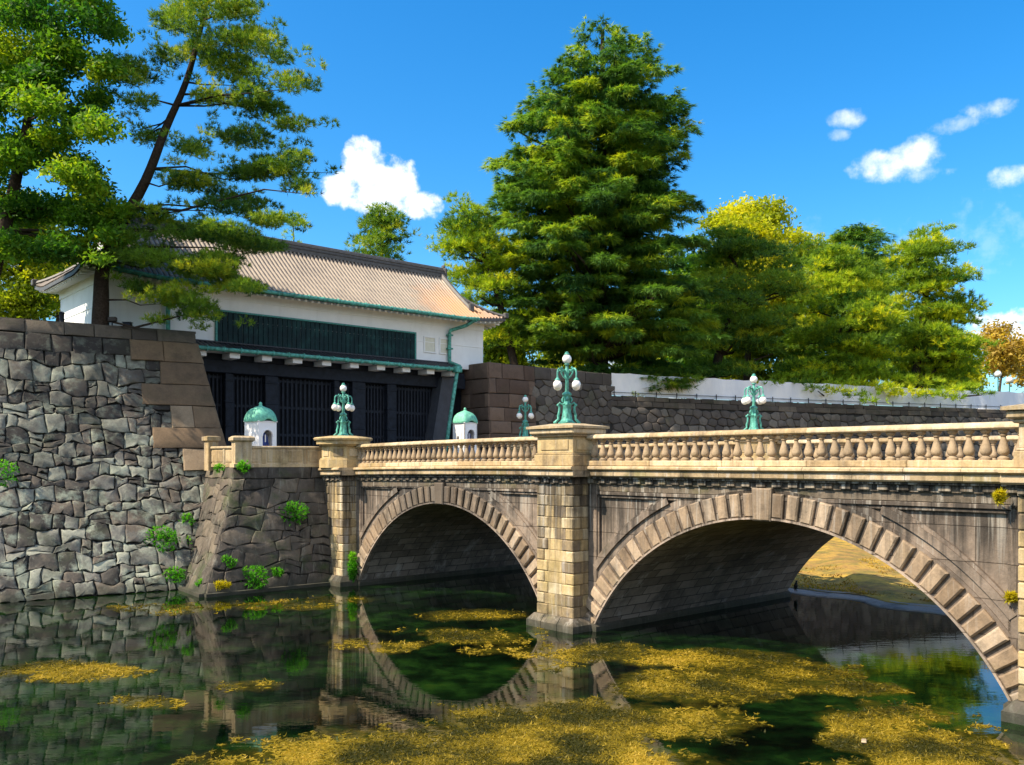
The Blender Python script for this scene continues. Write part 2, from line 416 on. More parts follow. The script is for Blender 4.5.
def copper_panel_mat():
    t = NT('patinated_copper_sheet')
    n = t.noise(2.0, 7, .7, vec=t.mapping((1, 1, .8))); n2 = t.noise(11, 4)
    c = t.ramp(n, [(.3, (.003, .010, .014)), (.5, (.005, .022, .026)), (.64, (.012, .05, .05)), (.8, (.05, .16, .15))])
    c = t.mix(t.ramp(n2, [(.45, 0.0), (.7, .5)]), c, (.01, .03, .035))
    t.color(c); t.set(Roughness=.6); t.b.inputs['Specular IOR Level'].default_value = .15; t.bump(n2, .3, .02); return t.m
M['copper'] = copper_panel_mat()

def tile_mat():
    t = NT('clay_tile')
    n = t.noise(.5, 5, .6); f = t.noise(7, 5, .7)
    c = t.ramp(t.math('ADD', t.math('MULTIPLY', n, .6), t.math('MULTIPLY', f, .4)), [(.3, (.16, .13, .11)), (.5, (.27, .22, .175)), (.72, (.38, .31, .245))])
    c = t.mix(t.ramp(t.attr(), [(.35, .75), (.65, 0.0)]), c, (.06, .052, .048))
    # orange lichen near the right hip
    d = t.N.new('ShaderNodeVectorMath'); d.operation = 'DISTANCE'; t.L.new(t.obj, d.inputs[0]); d.inputs[1].default_value = G(-2.2, .3, 15.8)
    k = t.math('ADD', t.math('MULTIPLY', d.outputs['Value'], .16), t.math('MULTIPLY', t.noise(1.5, 6), .5))
    c = t.mix(t.ramp(k, [(.35, .85), (.85, 0.0)]), c, (.40, .16, .035))
    t.color(c); t.set(Roughness=.5); t.b.inputs['Specular IOR Level'].default_value = .5
    t.bump(f, .25, .03); return t.m
M['tile'] = tile_mat()
M['tile_dark'] = plain_mat('dark_ridge_tile', (.095, .09, .088), .6, var=.4, scale=5, bumpy=.3)
M['tile_pent'] = plain_mat('dark_pent_tile', (.035, .038, .048), .5, var=.4, scale=5, bumpy=.3)

def barrel_mat():
    t = NT('vault_stone')
    uv = t.N.new('ShaderNodeUVMap').outputs[0]
    br = t.N.new('ShaderNodeTexBrick'); t.L.new(uv, br.inputs['Vector'])
    br.inputs['Scale'].default_value = 1.0; br.inputs['Brick Width'].default_value = .95; br.inputs['Row Height'].default_value = .42
    br.inputs['Mortar Size'].default_value = .018; br.inputs['Mortar Smooth'].default_value = .3; br.inputs['Bias'].default_value = -.1
    br.inputs['Color1'].default_value = (.17, .14, .115, 1); br.inputs['Color2'].default_value = (.34, .29, .25, 1); br.inputs['Mortar'].default_value = (.03, .028, .026, 1)
    n = t.noise(.7, 7, .7); f = t.noise(6, 6, .7)
    c = t.mix(t.ramp(n, [(.45, 0.0), (.65, .8)]), br.outputs[0], (.06, .055, .05))
    w = t.noise(.9, 6, .7, vec=t.mapping((1.4, 1.4, .5)))
    c = t.mix(t.ramp(w, [(.56, 0.0), (.68, .6)]), c, (.5, .48, .46))
    t.color(c); t.set(Roughness=.9)
    h = t.math('ADD', t.math('MULTIPLY', br.outputs['Fac'], -1.0), t.math('MULTIPLY', f, .5)); t.bump(h, .8, .06); return t.m
M['vault'] = barrel_mat()

def water_mat():
    t = NT('moat_water')
    big = t.noise(.16, 5, .6); mid = t.noise(1.1, 6, .65)
    k = t.math('ADD', t.math('MULTIPLY', big, .6), t.math('MULTIPLY', mid, .4))
    c = t.ramp(k, [(.43, (.0006, .0016, .001)), (.51, (.002, .008, .002)), (.59, (.008, .027, .004)), (.71, (.026, .043, .004))])
    # weed just under the surface, thick where the floating mats are
    wd = t.math('ADD', t.attr('weed'), t.math('MULTIPLY', t.math('SUBTRACT', t.noise(2.6, 7, .7), .5), .9))
    c = t.mix(t.ramp(wd, [(.12, 0.0), (.75, .95)]), c, t.ramp(t.noise(5, 5, .7), [(.35, (.018, .024, .003)), (.55, (.075, .062, .006)), (.7, (.16, .11, .012))]))
    t.color(c); t.set(Roughness=.02, IOR=1.33)
    rp = t.noise(1.0, 3, .5, vec=t.mapping((2.2, 5.0, 1)))
    rp = t.math('ADD', rp, t.math('MULTIPLY', t.noise(1.0, 3, .5, vec=t.mapping((.5, 1.3, 1))), 1.2)); t.bump(rp, .022, .05)
    return t.m
M['water'] = water_mat()
M['bank_leaf'] = leaf_mat('dry_grass_blade', (.24, .14, .025), (.48, .31, .03), (.55, .38, .07), .3)
M['weed'] = leaf_mat('water_weed_leaf', (.05, .05, .006), (.30, .215, .014), (.46, .31, .04), .3)
def grass_mat():
    t = NT('dry_bank_grass')
    n = t.noise(.35, 6, .65); f = t.noise(5, 5, .7)
    c = t.ramp(t.math('ADD', t.math('MULTIPLY', n, .65), t.math('MULTIPLY', f, .35)), [(.32, (.20, .105, .035)), (.46, (.34, .20, .045)), (.60, (.50, .32, .035)), (.75, (.38, .27, .05))])
    g_ = t.noise(.8, 7, .7)
    c = t.mix(t.ramp(g_, [(.46, 0.0), (.6, .8)]), c, (.13, .12, .025))
    c = t.mix(t.ramp(t.noise(2.2, 6, .7), [(.52, 0.0), (.66, .6)]), c, (.16, .085, .03))
    t.color(c); t.set(Roughness=.95); t.bump(f, .8, .1); return t.m
M['bank'] = grass_mat()
M['fern'] = leaf_mat('fern_leaf', (.03, .16, .012), (.11, .42, .02), (.24, .52, .03), .4)
M['yellow_fern'] = leaf_mat('yellow_fern_leaf', (.28, .25, .01), (.6, .52, .02), None, .4)
def sheet_mat():
    t = NT('pale_sheet'); n = t.noise(.6, 5, .6, vec=t.mapping((1, 1, .5)))
    t.color(t.ramp(n, [(.35, (.66, .70, .78)), (.65, (.82, .84, .88))])); t.set(Roughness=.7); t.bump(n, .5, .15); return t.m
M['sheet'] = sheet_mat()

# ------------------------------------------------------------------ stone cutting
def voronoi_cells(x0, x1, y0, y1, size, aspect=1.3, jit=.42, rng=random):
    """irregular rubble: cells of a jittered lattice, clipped by their neighbours"""
    hx, hy = size * math.sqrt(aspect), size / math.sqrt(aspect)
    nx, ny = int((x1 - x0) / hx) + 1, int((y1 - y0) / hy) + 1
    S = {}
    for j in range(-2, ny + 2):
        for i in range(-2, nx + 2):
            off = .5 if j % 2 else 0
            S[(i, j)] = (x0 + (i + .5 + off * .9 + rng.uniform(-jit, jit)) * hx, y0 + (j + .5 + rng.uniform(-jit, jit) * .8) * hy)
    out = []
    for j in range(-1, ny + 1):
        for i in range(-1, nx + 1):
            p = S[(i, j)]
            poly = [(p[0] - 2 * hx, p[1] - 2 * hy), (p[0] + 2 * hx, p[1] - 2 * hy), (p[0] + 2 * hx, p[1] + 2 * hy), (p[0] - 2 * hx, p[1] + 2 * hy)]
            for dj in (-2, -1, 0, 1, 2):
                for di in (-2, -1, 0, 1, 2):
                    q = S.get((i + di, j + dj))
                    if q is None or (di == 0 and dj == 0): continue
                    poly = clip(poly, p, q, aspect)
                    if not poly: break
            if len(poly) >= 3:
                cx = sum(a for a, b in poly) / len(poly); cy = sum(b for a, b in poly) / len(poly)
                if x0 <= cx <= x1 and y0 <= cy <= y1: out.append([(a, min(max(b, y0), y1)) for a, b in poly])
    return out
def clip(poly, p, q, aspect):
    # keep the side nearer p, in a metric squeezed along x
    w = 1 / aspect
    nx, ny = (q[0] - p[0]) * w, (q[1] - p[1]) * aspect
    c = (q[0] ** 2 - p[0] ** 2) * w / 2 + (q[1] ** 2 - p[1] ** 2) * aspect / 2
    out = []
    for k in range(len(poly)):
        a, b = poly[k], poly[(k + 1) % len(poly)]
        da, db = a[0] * nx + a[1] * ny - c, b[0] * nx + b[1] * ny - c
        if da <= 0: out.append(a)
        if (da < 0 < db) or (db < 0 < da):
            s = da / (da - db); out.append((a[0] + (b[0] - a[0]) * s, a[1] + (b[1] - a[1]) * s))
    return out
def ashlar_cells(x0, x1, y0, y1, h, w, rng=random, wob=.03):
    out = []; y = y0
    n = max(1, round((y1 - y0) / h)); hs = [rng.uniform(.85, 1.15) for _ in range(n)]; k = (y1 - y0) / sum(hs)
    for r in range(n):
        hh = hs[r] * k; x = x0 - rng.uniform(0, w * .5)
        while x < x1:
            ww = rng.uniform(.65, 1.45) * w
            a, b = max(x, x0), min(x + ww, x1)
            if x1 - b < w * .35: b = x1
            if b - a > .12:
                o = lambda: rng.uniform(-wob, wob)
                out.append([(a, y + o()), (b, y + o()), (b, y + hh + o()), (a, y + hh + o())])
            x = b if b < x1 else x1
            if b >= x1: break
        y += hh
    return out
def coursed_cells(x0, x1, y0, y1, h, w, rng=random):
    """roughly coursed rubble: wavering beds, slanted joints, odd blocks split in two"""
    n = max(2, round((y1 - y0) / h)); hs = [rng.uniform(.7, 1.3) for _ in range(n)]; k = (y1 - y0) / sum(hs); ys = [y0]
    for a in hs: ys.append(ys[-1] + a * k)
    ph = [(rng.uniform(0, 6), rng.uniform(0, 6)) for _ in ys]
    def bed(r, x):
        if r == 0: return y0
        if r == n: return y1
        return ys[r] + h * (.22 * math.sin(x * 1.7 + ph[r][0]) + .16 * math.sin(x * 4.1 + ph[r][1]))
    out = []
    for r in range(n):
        xs = [x0]
        while xs[-1] < x1: xs.append(xs[-1] + w * (rng.uniform(.45, .8) if rng.random() < .4 else rng.uniform(.8, 1.6)))
        xs[-1] = x1; sl = [rng.uniform(-.10, .10) * h for _ in xs]
        for i in range(len(xs) - 1):
            j = lambda: rng.uniform(-.09, .09) * h
            a, b = xs[i], xs[i + 1]; ab, at, bb, bt = a - sl[i], a + sl[i], b - sl[i + 1], b + sl[i + 1]; m = (a + b) / 2
            p = [(ab, bed(r, ab)), (m, bed(r, m) + j()), (bb, bed(r, bb)), (bt, bed(r + 1, bt)), (m, bed(r + 1, m) + j()), (at, bed(r + 1, at))]
            if rng.random() < .22 and b - a > w * .5:
                f = rng.uniform(.38, .62); l = (ab + (at - ab) * f, p[0][1] + (p[5][1] - p[0][1]) * f + j()); q = (bb + (bt - bb) * f, p[2][1] + (p[3][1] - p[2][1]) * f + j())
                out.append([p[0], p[1], p[2], q, l]); out.append([l, q, p[3], p[4], p[5]])
            else:
                # knock a corner off now and then
                if rng.random() < .5:
                    c_ = rng.choice((0, 2, 3, 5)); o = p[c_]; nb = p[(c_ + 1) % 6]; pb = p[(c_ - 1) % 6]; f = rng.uniform(.12, .3)
                    p[c_:c_ + 1] = [(o[0] + (pb[0] - o[0]) * f, o[1] + (pb[1] - o[1]) * f), (o[0] + (nb[0] - o[0]) * f, o[1] + (nb[1] - o[1]) * f)]
                out.append(p)
    return out
def lay_stones(mb, cells, mp, gap=.05, rise=.07, bevel=.12, rough=.02, split=2, tintf=None):
    for poly in cells:
        n0 = len(poly); area = abs(sum(poly[k][0] * poly[(k + 1) % n0][1] - poly[(k + 1) % n0][0] * poly[k][1] for k in range(n0))) / 2
        if area < .02: continue
        cx = sum(a for a, b in poly) / n0; cy = sum(b for a, b in poly) / n0
        pts = []
        for k in range(n0):
            a, b = poly[k], poly[(k + 1) % n0]
            L = math.hypot(b[0] - a[0], b[1] - a[1])
            if L < .05: continue
            m = split if L > .3 else 1
            for i in range(m):
                s = i / m
                pts.append((a[0] + (b[0] - a[0]) * s + random.uniform(-rough, rough), a[1] + (b[1] - a[1]) * s + random.uniform(-rough, rough)))
        n = len(pts)
        if n < 3: continue
        tint = random.random() if tintf is None else tintf(cx, cy)
        tx, ty = random.uniform(-.06, .06), random.uniform(-.06, .06); up = random.uniform(.6, 1.3) * rise
        def ring(d, off, jj=0):
            r = []
            for (x, y) in pts:
                L = math.hypot(cx - x, cy - y); f = min(.8, d / max(L, 1e-4)); x2, y2 = x + (cx - x) * f, y + (cy - y) * f
                r.append(mp(x2, y2, off + (tx * (x2 - cx) + ty * (y2 - cy)) * (1 if off > 0 else 0) + random.uniform(-jj, jj)))
            return r
        vs_ = ring(gap * .4, -.10) + ring(gap, up * .35, rough * .5) + ring(gap + bevel * .5, up * .85, rough * .6) + ring(gap + bevel, up, rough * .7)
        vs_ += [mp(cx + random.uniform(-.05, .05), cy, up * 1.08 + random.uniform(-rough, rough))]
        fs = []
        for l in range(3):
            for k in range(n): fs.append((l * n + k, l * n + (k + 1) % n, (l + 1) * n + (k + 1) % n, (l + 1) * n + k))
        for k in range(n): fs.append((3 * n + k, 3 * n + (k + 1) % n, 4 * n))
        mb.add(vs_, fs, tint)

# ------------------------------------------------------------------ ground and water
def sheet(name, pts, z, mat, kind='structure'):
    mb = MB(); mb.add([(x, y, z) for x, y in pts], [tuple(range(len(pts)))], .5)
    return tag(mb.build(name, mat), kind=kind)
sheet('ground', [(-900, -500), (900, -500), (900, 1500), (-900, 1500)], -1.2, M['soil'])


# left rampart: top line through T, batter out along m
TX, TY = -16.2, 45.8; WX, WY = .845, .535; MX, MY = .535, -.845; H1 = 12.22
def LW(x, z, off=0.0):
    q = z / H1; o = 6.3 * (.75 * (1 - q) + .25 * (1 - q) ** 2) + off
    return (TX + WX * x + MX * o, TY + WY * x + MY * o, z)
def lw_right(z): return .15 * (H1 - z)
def make_left_wall():
    root = thing('stone_wall', LW(-6, 0), 'high battered rubble stone wall with brown corner blocks at the left edge', 'stone wall', 'stone walls')
    b = MB()
    b.grid(lambda u, v: LW(-34 + (34 + lw_right(v * H1) - .05) * u, v * H1, -.07), 30, 14, .5)
    ret = lambda u, v: tuple(np.array(LW(lw_right(v * H1) - .06, v * H1, -.09)) + np.array([-UX, -UY, 0]) * 6 * u)
    b.grid(ret, 4, 12, .5)
    b.build('backing', M['gap'], root)
    r = MB(); rows_z = H1 - .62
    cells = coursed_cells(-20, 1.6, 0.0, 10.8, .56, .74)
    quoin_x = lambda z: lw_right(z) - (1.9 if z > 5.4 else -9)
    keep = []
    for c in cells:
        cx = sum(p[0] for p in c) / len(c); cy = sum(p[1] for p in c) / len(c)
        if cx < quoin_x(cy) - .05 and max(p[0] for p in c) < quoin_x(cy) + .8: keep.append([(min(p[0], lw_right(p[1])), p[1]) for p in c])
    lay_stones(r, keep, LW, .016, .11, .07, .035, 3)
    lay_stones(r, ashlar_cells(-20, -1.9, 10.7, H1 - .62, .9, 1.15, wob=.08), lambda x, y, o=0: LW(x, y, o + .06), .03, .07, .08, .02, 2, lambda x, y: random.uniform(0, .5))
    r.build('rubble_face', M['grey'], root, smooth=50)
    q = MB(); z = 5.2; k = 0
    hs = [1.05, 1.0, 1.1, 1.05, 1.15, 1.05]
    for h in hs:
        z1 = min(z + h, H1 - .62); L = 3.4 if k % 2 else 2.3
        a0, a1 = lw_right(z) - L, lw_right((z + z1) / 2)
        cs = [[(a0, z), (lw_right(z), z), (lw_right(z1), z1), (a0 + .05, z1)]]
        if k % 3 == 2:
            m_ = a0 + L * .45; cs = [[(a0, z), (m_, z), (m_, z1), (a0, z1)], [(m_, z), (lw_right(z), z), (lw_right(z1), z1), (m_, z1)]]
        lay_stones(q, cs, lambda x, y, o=0: LW(x, y, o + .17), .012, .06, .06, .012, 3)
        z = z1; k += 1
    # the return of the corner towards the passage
    def RT(x, y, o=0):
        p = LW(lw_right(y), y, .12); return (p[0] - UX * x + NX * o, p[1] - UY * x + NY * o, p[2])
    lay_stones(q, ashlar_cells(0, 6, 5.2, H1 - .62, 1.05, 1.6), RT, .012, .03, .04, .008, 2)
    q.build('corner_stones', M['quoin'], root, smooth=40)
    c = MB()
    lay_stones(c, ashlar_cells(-20, .02, H1 - .62, H1, .62, 1.25, wob=.015), lambda x, y, o=0: LW(x, y, o + .06), .012, .05, .05, .012, 2)
    c.hexa([LW(-20, H1 - .1, .1), LW(.05, H1 - .1, .1), tuple(np.array(LW(.05, H1 - .1, .1)) - np.array([UX, UY, 0]) * 1.2), tuple(np.array(LW(-20, H1 - .1, .1)) - np.array([UX, UY, 0]) * 1.2),
            LW(-20, H1 + .02, .1), LW(.05, H1 + .02, .1), tuple(np.array(LW(.05, H1 + .02, .1)) - np.array([UX, UY, 0]) * 1.2), tuple(np.array(LW(-20, H1 + .02, .1)) - np.array([UX, UY, 0]) * 1.2)], .4)
    c.build('cap_course', M['cap'], root, smooth=40)
    return root
make_left_wall()

# terraces behind the walls
lw0 = LW(-34, H1, -.3); lw1 = LW(-.1, H1, -.3)
lt = [lw0[:2], lw1[:2], (lw1[0] - UX * 8, lw1[1] - UY * 8), G(-21, -40, 0)[:2], (-160, 150), (-160, 20)]
sheet('left_terrace', lt, H1 - .06, M['soil'])

# right ramparts
CX, CY, H2 = -1.6, 59.75, 12.25
def RA(x, z, off=0.0):      # front of the tall wall, to the right of the passage
    o = .05 * (H2 - z) + off
    return (CX + NX * x + UX * o, CY + NY * x + UY * o, z)
def RL(x, z, off=0.0):      # its passage side
    o = .05 * (H2 - z)
    return (CX - UX * x - NX * off + UX * o, CY - UY * x - NY * off + UY * o, z)
def make_wall_a():
    root = thing('stone_wall', (CX, CY, 0), 'tall wall of brown cut stone blocks just right of the gate', 'stone wall', 'stone walls')
    b = MB(); b.grid(lambda u, v: RA(12.1 * u, v * H2, -.05), 4, 4, .5); b.grid(lambda u, v: RL(9 * u, v * H2, -.05), 4, 4, .5)
    b.grid(lambda u, v: tuple(np.array(RA(12.1, v * H2, -.05)) - np.array([UX, UY, 0]) * 9 * u), 2, 2, .5)
    b.build('backing', M['gap'], root)
    f = MB(); lay_stones(f, ashlar_cells(0, 4.2, 4.6, H2, .98, 1.5, wob=.02), RA, .02, .07, .07, .015, 2)
    lay_stones(f, ashlar_cells(0, 6, 4.6, H2, .98, 1.5, wob=.02), RL, .02, .06, .07, .015, 2)
    f.build('corner_stones', M['brown_wall'], root, smooth=40)
    g = MB(); lay_stones(g, voronoi_cells(4.2, 12.1, 4.6, H2 - .9, .72, 1.3, .3), RA, .025, .07, .09, .02, 1)
    lay_stones(g, ashlar_cells(4.2, 12.1, H2 - .9, H2, .9, 1.3, wob=.02), RA, .02, .06, .07, .015, 2)
    g.build('rubble_face', M['far_stone'], root, smooth=50)
make_wall_a()
B0 = Vector((7.4, 67.7)); B1 = Vector((43.8, 84.3)); H3 = 10.6
bd = (B1 - B0).normalized(); bn = Vector((bd.y, -bd.x))
def RB(x, z, off=0.0):
    o = .18 * (H3 - z) + off; p = B0 + bd * x + bn * o - bn * .001 * x * (44 - x)
    return (p.x, p.y, z)
def make_wall_b():
    p = RB(15, 0)
    root = thing('stone_wall', (p[0], p[1], 0), 'long low dark stone wall carrying the pale sheet fence', 'stone wall', 'stone walls')
    b = MB(); b.grid(lambda u, v: RB(-.5 + 80 * u, v * H3, -.05), 20, 5, .5); b.build('backing', M['gap'], root)
    g = MB(); lay_stones(g, voronoi_cells(-.4, 56, 3.4, H3 - .8, .74, 1.35, .36), RB, .03, .09, .1, .02, 1)
    g.build('rubble_face', M['far_stone'], root, smooth=50)
    c = MB(); lay_stones(c, ashlar_cells(-.4, 62, H3 - .8, H3, .4, 1.4, wob=.02), RB, .015, .06, .06, .012, 1); c.build('cap_course', M['cap'], root, smooth=40)
make_wall_b()
a1 = RA(12.1, H2, -.3)
sheet('gate_terrace', [RA(-.0, H2, -.2)[:2], a1[:2], (a1[0] - UX * 9, a1[1] - UY * 9), (a1[0] - UX * 60, a1[1] - UY * 60), (-40, 130), G(.0, -8, 0)[:2], RL(8, H2, -.2)[:2]], H2 - .06, M['soil'])
sheet('right_terrace', [RB(k, H3, -.2)[:2] for k in range(0, 80, 4)] + [(400, 110), (400, 700), (-60, 700), (-20, 90)], H3 - .06, M['soil'])
# courtyard in front of the gate, at the level of the bridge deck
tbk = 12.3
sheet('forecourt', [(-8.3, 41.9), (-12.2, 40.05), (-14.6, 43.6), LW(.4, 5.5, -.3)[:2], G(-24, -9, 0)[:2], G(4, -9, 0)[:2], RA(14, 5.5)[:2], B(-15.4, tbk, 5.4)[:2], B(-15.4, .9, 5.4)[:2]], 5.5, M['asphalt'])
# grassy bank beyond the bridge
def bank_z(t): return .12 + .40 * (1 - math.exp(-max(0, t - 13.6) / 9))
def make_bank():
    mb = MB()
    e = lambda k: (B(k, 14.2, 0)[0], B(k, 14.2, 0)[1])
    p0 = B(-13, 13.9, 0); p1 = B(40, 14.4, 0)
    def fn(u, v):
        s = -13 + 60 * u; t = 13.6 + .5 * math.sin(s * .7) + .25 * math.sin(s * 1.9 + 1) + 36 * v ** 1.3
        x, y, _ = B(s, t, 0); return (x, y, bank_z(t) + .12 * math.sin(s * 1.3 + t) * min(1, v * 8))
    mb.grid(fn, 90, 50, .5)
    tag(mb.build('grass_bank', M['bank'], smooth=60), kind='structure')
    st = MB()
    def f2(u, v):
        s = -13 + 60 * u; t = 13.6 + .5 * math.sin(s * .7) + .25 * math.sin(s * 1.9 + 1) + [-.8, -.65, .35][round(v * 2)]
        x, y, _ = B(s, t, 0); return (x + random.uniform(-.02, .02), y, [-.1, .04, .15][round(v * 2)])
    st.grid(f2, 120, 2, .5)
    tag(st.build('bank_edging', stone_mat('edging_stone', [(.2, (.30, .26, .23)), (.6, (.44, .39, .35)), (.9, (.55, .50, .46))], waterline=False), smooth=30), kind='structure')
make_bank()

# ------------------------------------------------------------------ the bridge
def make_bridge():
    ox, oy, _ = B(0, 6, 0)
    root = thing('stone_bridge', (ox, oy, 0), 'stone bridge of two arches with balustrades crossing the dark moat', 'bridge')
    WF = .75
    ARCH = [(7.6, 6.48, 4.0), (-7.31, 6.19, 3.93)]
    EDGE = {0: (.875, 14.325), 1: (-13.75, -.875)}
    barrel_faces = []
    for ai, (c, hs, rise) in enumerate(ARCH):
        vous = MB(B); wall = MB(B); frame = MB(B); panel = MB(B); ring = MB(B); plinth = MB(B)
        Rr = (hs * hs + rise * rise) / (2 * rise); zc = rise - Rr; th0 = math.asin(hs / Rr)
        e0, e1 = EDGE[ai]
        P = lambda th, r: (c + r * math.sin(th), zc + r * math.cos(th))
        zi = lambda s: zc + math.sqrt(max(Rr * Rr - (s - c) ** 2, 0)) if abs(s - c) < hs else -.3
        # recessed spandrel face (front) and plain back face
        for (t, tr) in ((.90, 1), (tbk, 0)):
            n = 96; ss = [e0 - .02 + (e1 - e0 + .04) * i / n for i in range(n + 1)]
            vs_ = []
            for s in ss:
                z0 = zi(s) if tr == 0 else (zc + math.sqrt(max((Rr + .35) ** 2 - (s - c) ** 2, 0)) if abs(s - c) < Rr + .3 else -.3)
                z0 = max(z0, -.3); vs_ += [(s, t, z0), (s, t, max(4.95, z0 + .01))]
            panel.add(vs_, [(2 * i, 2 * i + 2, 2 * i + 3, 2 * i + 1) for i in range(n)], .5)
        # arch ring behind the voussoirs
        n = 60; vs_ = []
        for i in range(n + 1):
            th = -th0 * 1.06 + 2.12 * th0 * i / n
            for (r, t) in ((Rr, .95), (Rr, .765), (Rr + .82, .765), (Rr + .82, .95)):
                s, z = P(th, r); vs_.append((s, t, z))
        ring.add(vs_, [(i * 4 + k, i * 4 + 4 + k, i * 4 + 5 + k, i * 4 + 1 + k) for i in range(n) for k in range(3)], .35)
        # voussoirs: raised, chamfered
        nv = 37
        for i in range(nv):
            th = -th0 + 2 * th0 * (i + .5) / nv; half = th0 / nv
            key = i == nv // 2
            g = .26 if not key else .0
            h2 = half * (1 - g) * (1.28 if key else 1)
            r0, r1 = (Rr + .06, Rr + .74) if not key else (Rr - .03, Rr + .88)
            t0 = .655 if not key else .59
            bv = .04
            def q(tt, ins):
                o = []
                for (a, r) in ((-h2 + ins / Rr, r0 + ins), (h2 - ins / Rr, r0 + ins), (h2 - ins / Rr, r1 - ins), (-h2 + ins / Rr, r1 - ins)):
                    s, z = P(th + a, r); o.append((s, tt + random.uniform(-.006, .006), z))
                return o
            vs_ = q(.80, 0) + q(t0 + bv, 0) + q(t0, bv)
            fs = [(l * 4 + k, l * 4 + (k + 1) % 4, l * 4 + 4 + (k + 1) % 4, l * 4 + 4 + k) for l in (0, 1) for k in range(4)] + [(8, 9, 10, 11)]
            if min(P(th, r1)[1], 99) > .02: vous.add(vs_, fs)
        n = 72; vs_ = []
        for i in range(n + 1):
            th = -th0 * 1.03 + 2.06 * th0 * i / n
            for (r, t) in ((Rr, .80), (Rr, .66), (Rr + .055, .66), (Rr + .055, .80)):
                s, z = P(th, r); vs_.append((s, t, z))
        ring.add(vs_, [(i * 4 + k, i * 4 + 4 + k, i * 4 + 5 + k, i * 4 + 1 + k) for i in range(n) for k in range(3)], .9)
        # raised mouldings round the spandrel panels
        def band(r0, r1, t, zmax, mb, lim):
            n = 120; prev = None
            for i in range(n + 1):
                th = -th0 * 1.25 + 2.5 * th0 * i / n
                a, b = P(th, r0), P(th, r1)
                ok = b[1] < zmax and e0 + .22 < b[0] < e1 - .22 and a[1] > 0
                if ok:
                    if prev:
                        pa, pb = prev
                        mb.add([(pa[0], t, pa[1]), (a[0], t, a[1]), (b[0], t, b[1]), (pb[0], t, pb[1]), (pa[0], .92, pa[1]), (a[0], .92, a[1]), (b[0], .92, b[1]), (pb[0], .92, pb[1])],
                               [(0, 1, 2, 3), (0, 4, 5, 1), (3, 2, 6, 7)], .5)
                    prev = (a, b)
                else: prev = None
        band(Rr + .82, Rr + 1.02, .80, 4.70, frame, 0)
        band(Rr + 1.02, Rr + 1.22, .72, 4.52, frame, 0)
        band(Rr + 1.22, Rr + 1.30, .78, 4.52, frame, 0)
        for (a, b) in ((e0 - .02, e0 + .36), (e1 - .36, e1 + .02)):
            frame.box(a, b, .745, .95, -.2, 4.9, .02, .4)
        for (a, b) in ((e0 + .36, e0 + .44), (e1 - .44, e1 - .36)):
            frame.box(a, b, .80, .95, 1.2, 4.5, .015, .4)
        frame.box(e0 + .36, e1 - .36, .80, .95, 4.42, 4.5, .015, .4)
        frame.box(e0 - .02, e1 + .02, .745, .95, 4.52, 4.63, .015, .6)
        wall.box(e0 - .05, e1 + .05, .765, .98, 4.64, 4.90, .01, .3)
        # the vault
        n = 48; vs_ = []; uvs = []
        for j in (0, 1):
            for i in range(n + 1):
                th = -th0 * 1.04 + 2.08 * th0 * i / n; s, z = P(th, Rr)
                vs_.append(B(s, (.79, tbk)[j], z)); uvs.append(((.79, tbk)[j], th * Rr))
        barrel_faces.append((vs_, [(i, i + 1, n + 2 + i, n + 1 + i) for i in range(n)], uvs))
        for sgn in (-1, 1):
            s0 = c + sgn * hs
            vs_ = []
            for k in range(17):
                t = .62 + (tbk + .1 - .62) * k / 16
                for (ds, z) in ((.35, -.2), (-.22, -.2), (-.22, .16), (-.12, .24), (.35, .24)): vs_.append((s0 + sgn * ds, t, z + (random.uniform(-.01, .01))))
            plinth.add(vs_, [(k * 5 + j, k * 5 + (j + 1) % 5, k * 5 + 5 + (j + 1) % 5, k * 5 + 5 + j) for k in range(16) for j in range(5)] + [(0, 1, 2, 3, 4)], .5)
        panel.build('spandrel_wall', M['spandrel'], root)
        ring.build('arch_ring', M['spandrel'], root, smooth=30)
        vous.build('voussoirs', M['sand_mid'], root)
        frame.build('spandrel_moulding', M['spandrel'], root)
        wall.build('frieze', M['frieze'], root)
        plinth.build('footing', M['wing'], root)
    for (vs_, fs, uvs) in barrel_faces:
        me = bpy.data.meshes.new('vault'); me.from_pydata([(p[0] - ox, p[1] - oy, p[2]) for p in vs_], [], fs)
        uv = me.uv_layers.new(name='UVMap')
        for lp in me.loops: uv.data[lp.index].uv = uvs[lp.vertex_index]
        me.polygons.foreach_set('use_smooth', [True] * len(me.polygons)); me.materials.append(M['vault'])
        o = bpy.data.objects.new('vault', me); C.objects.link(o); o.parent = root
    # piers: shaft of rusticated courses, base, cap and pedestal (front and, plainer, at the back)
    core = MB(B)
    core.box(-1.02, 1.02, .86, tbk - .15, -.5, 4.9)
    core.box(-15.5, -13.6, .86, tbk - .1, -.5, 5.3); core.box(14.2, 16.6, .86, tbk - .1, -.5, 5.3)
    core.build('pier_core', M['spandrel'], root)
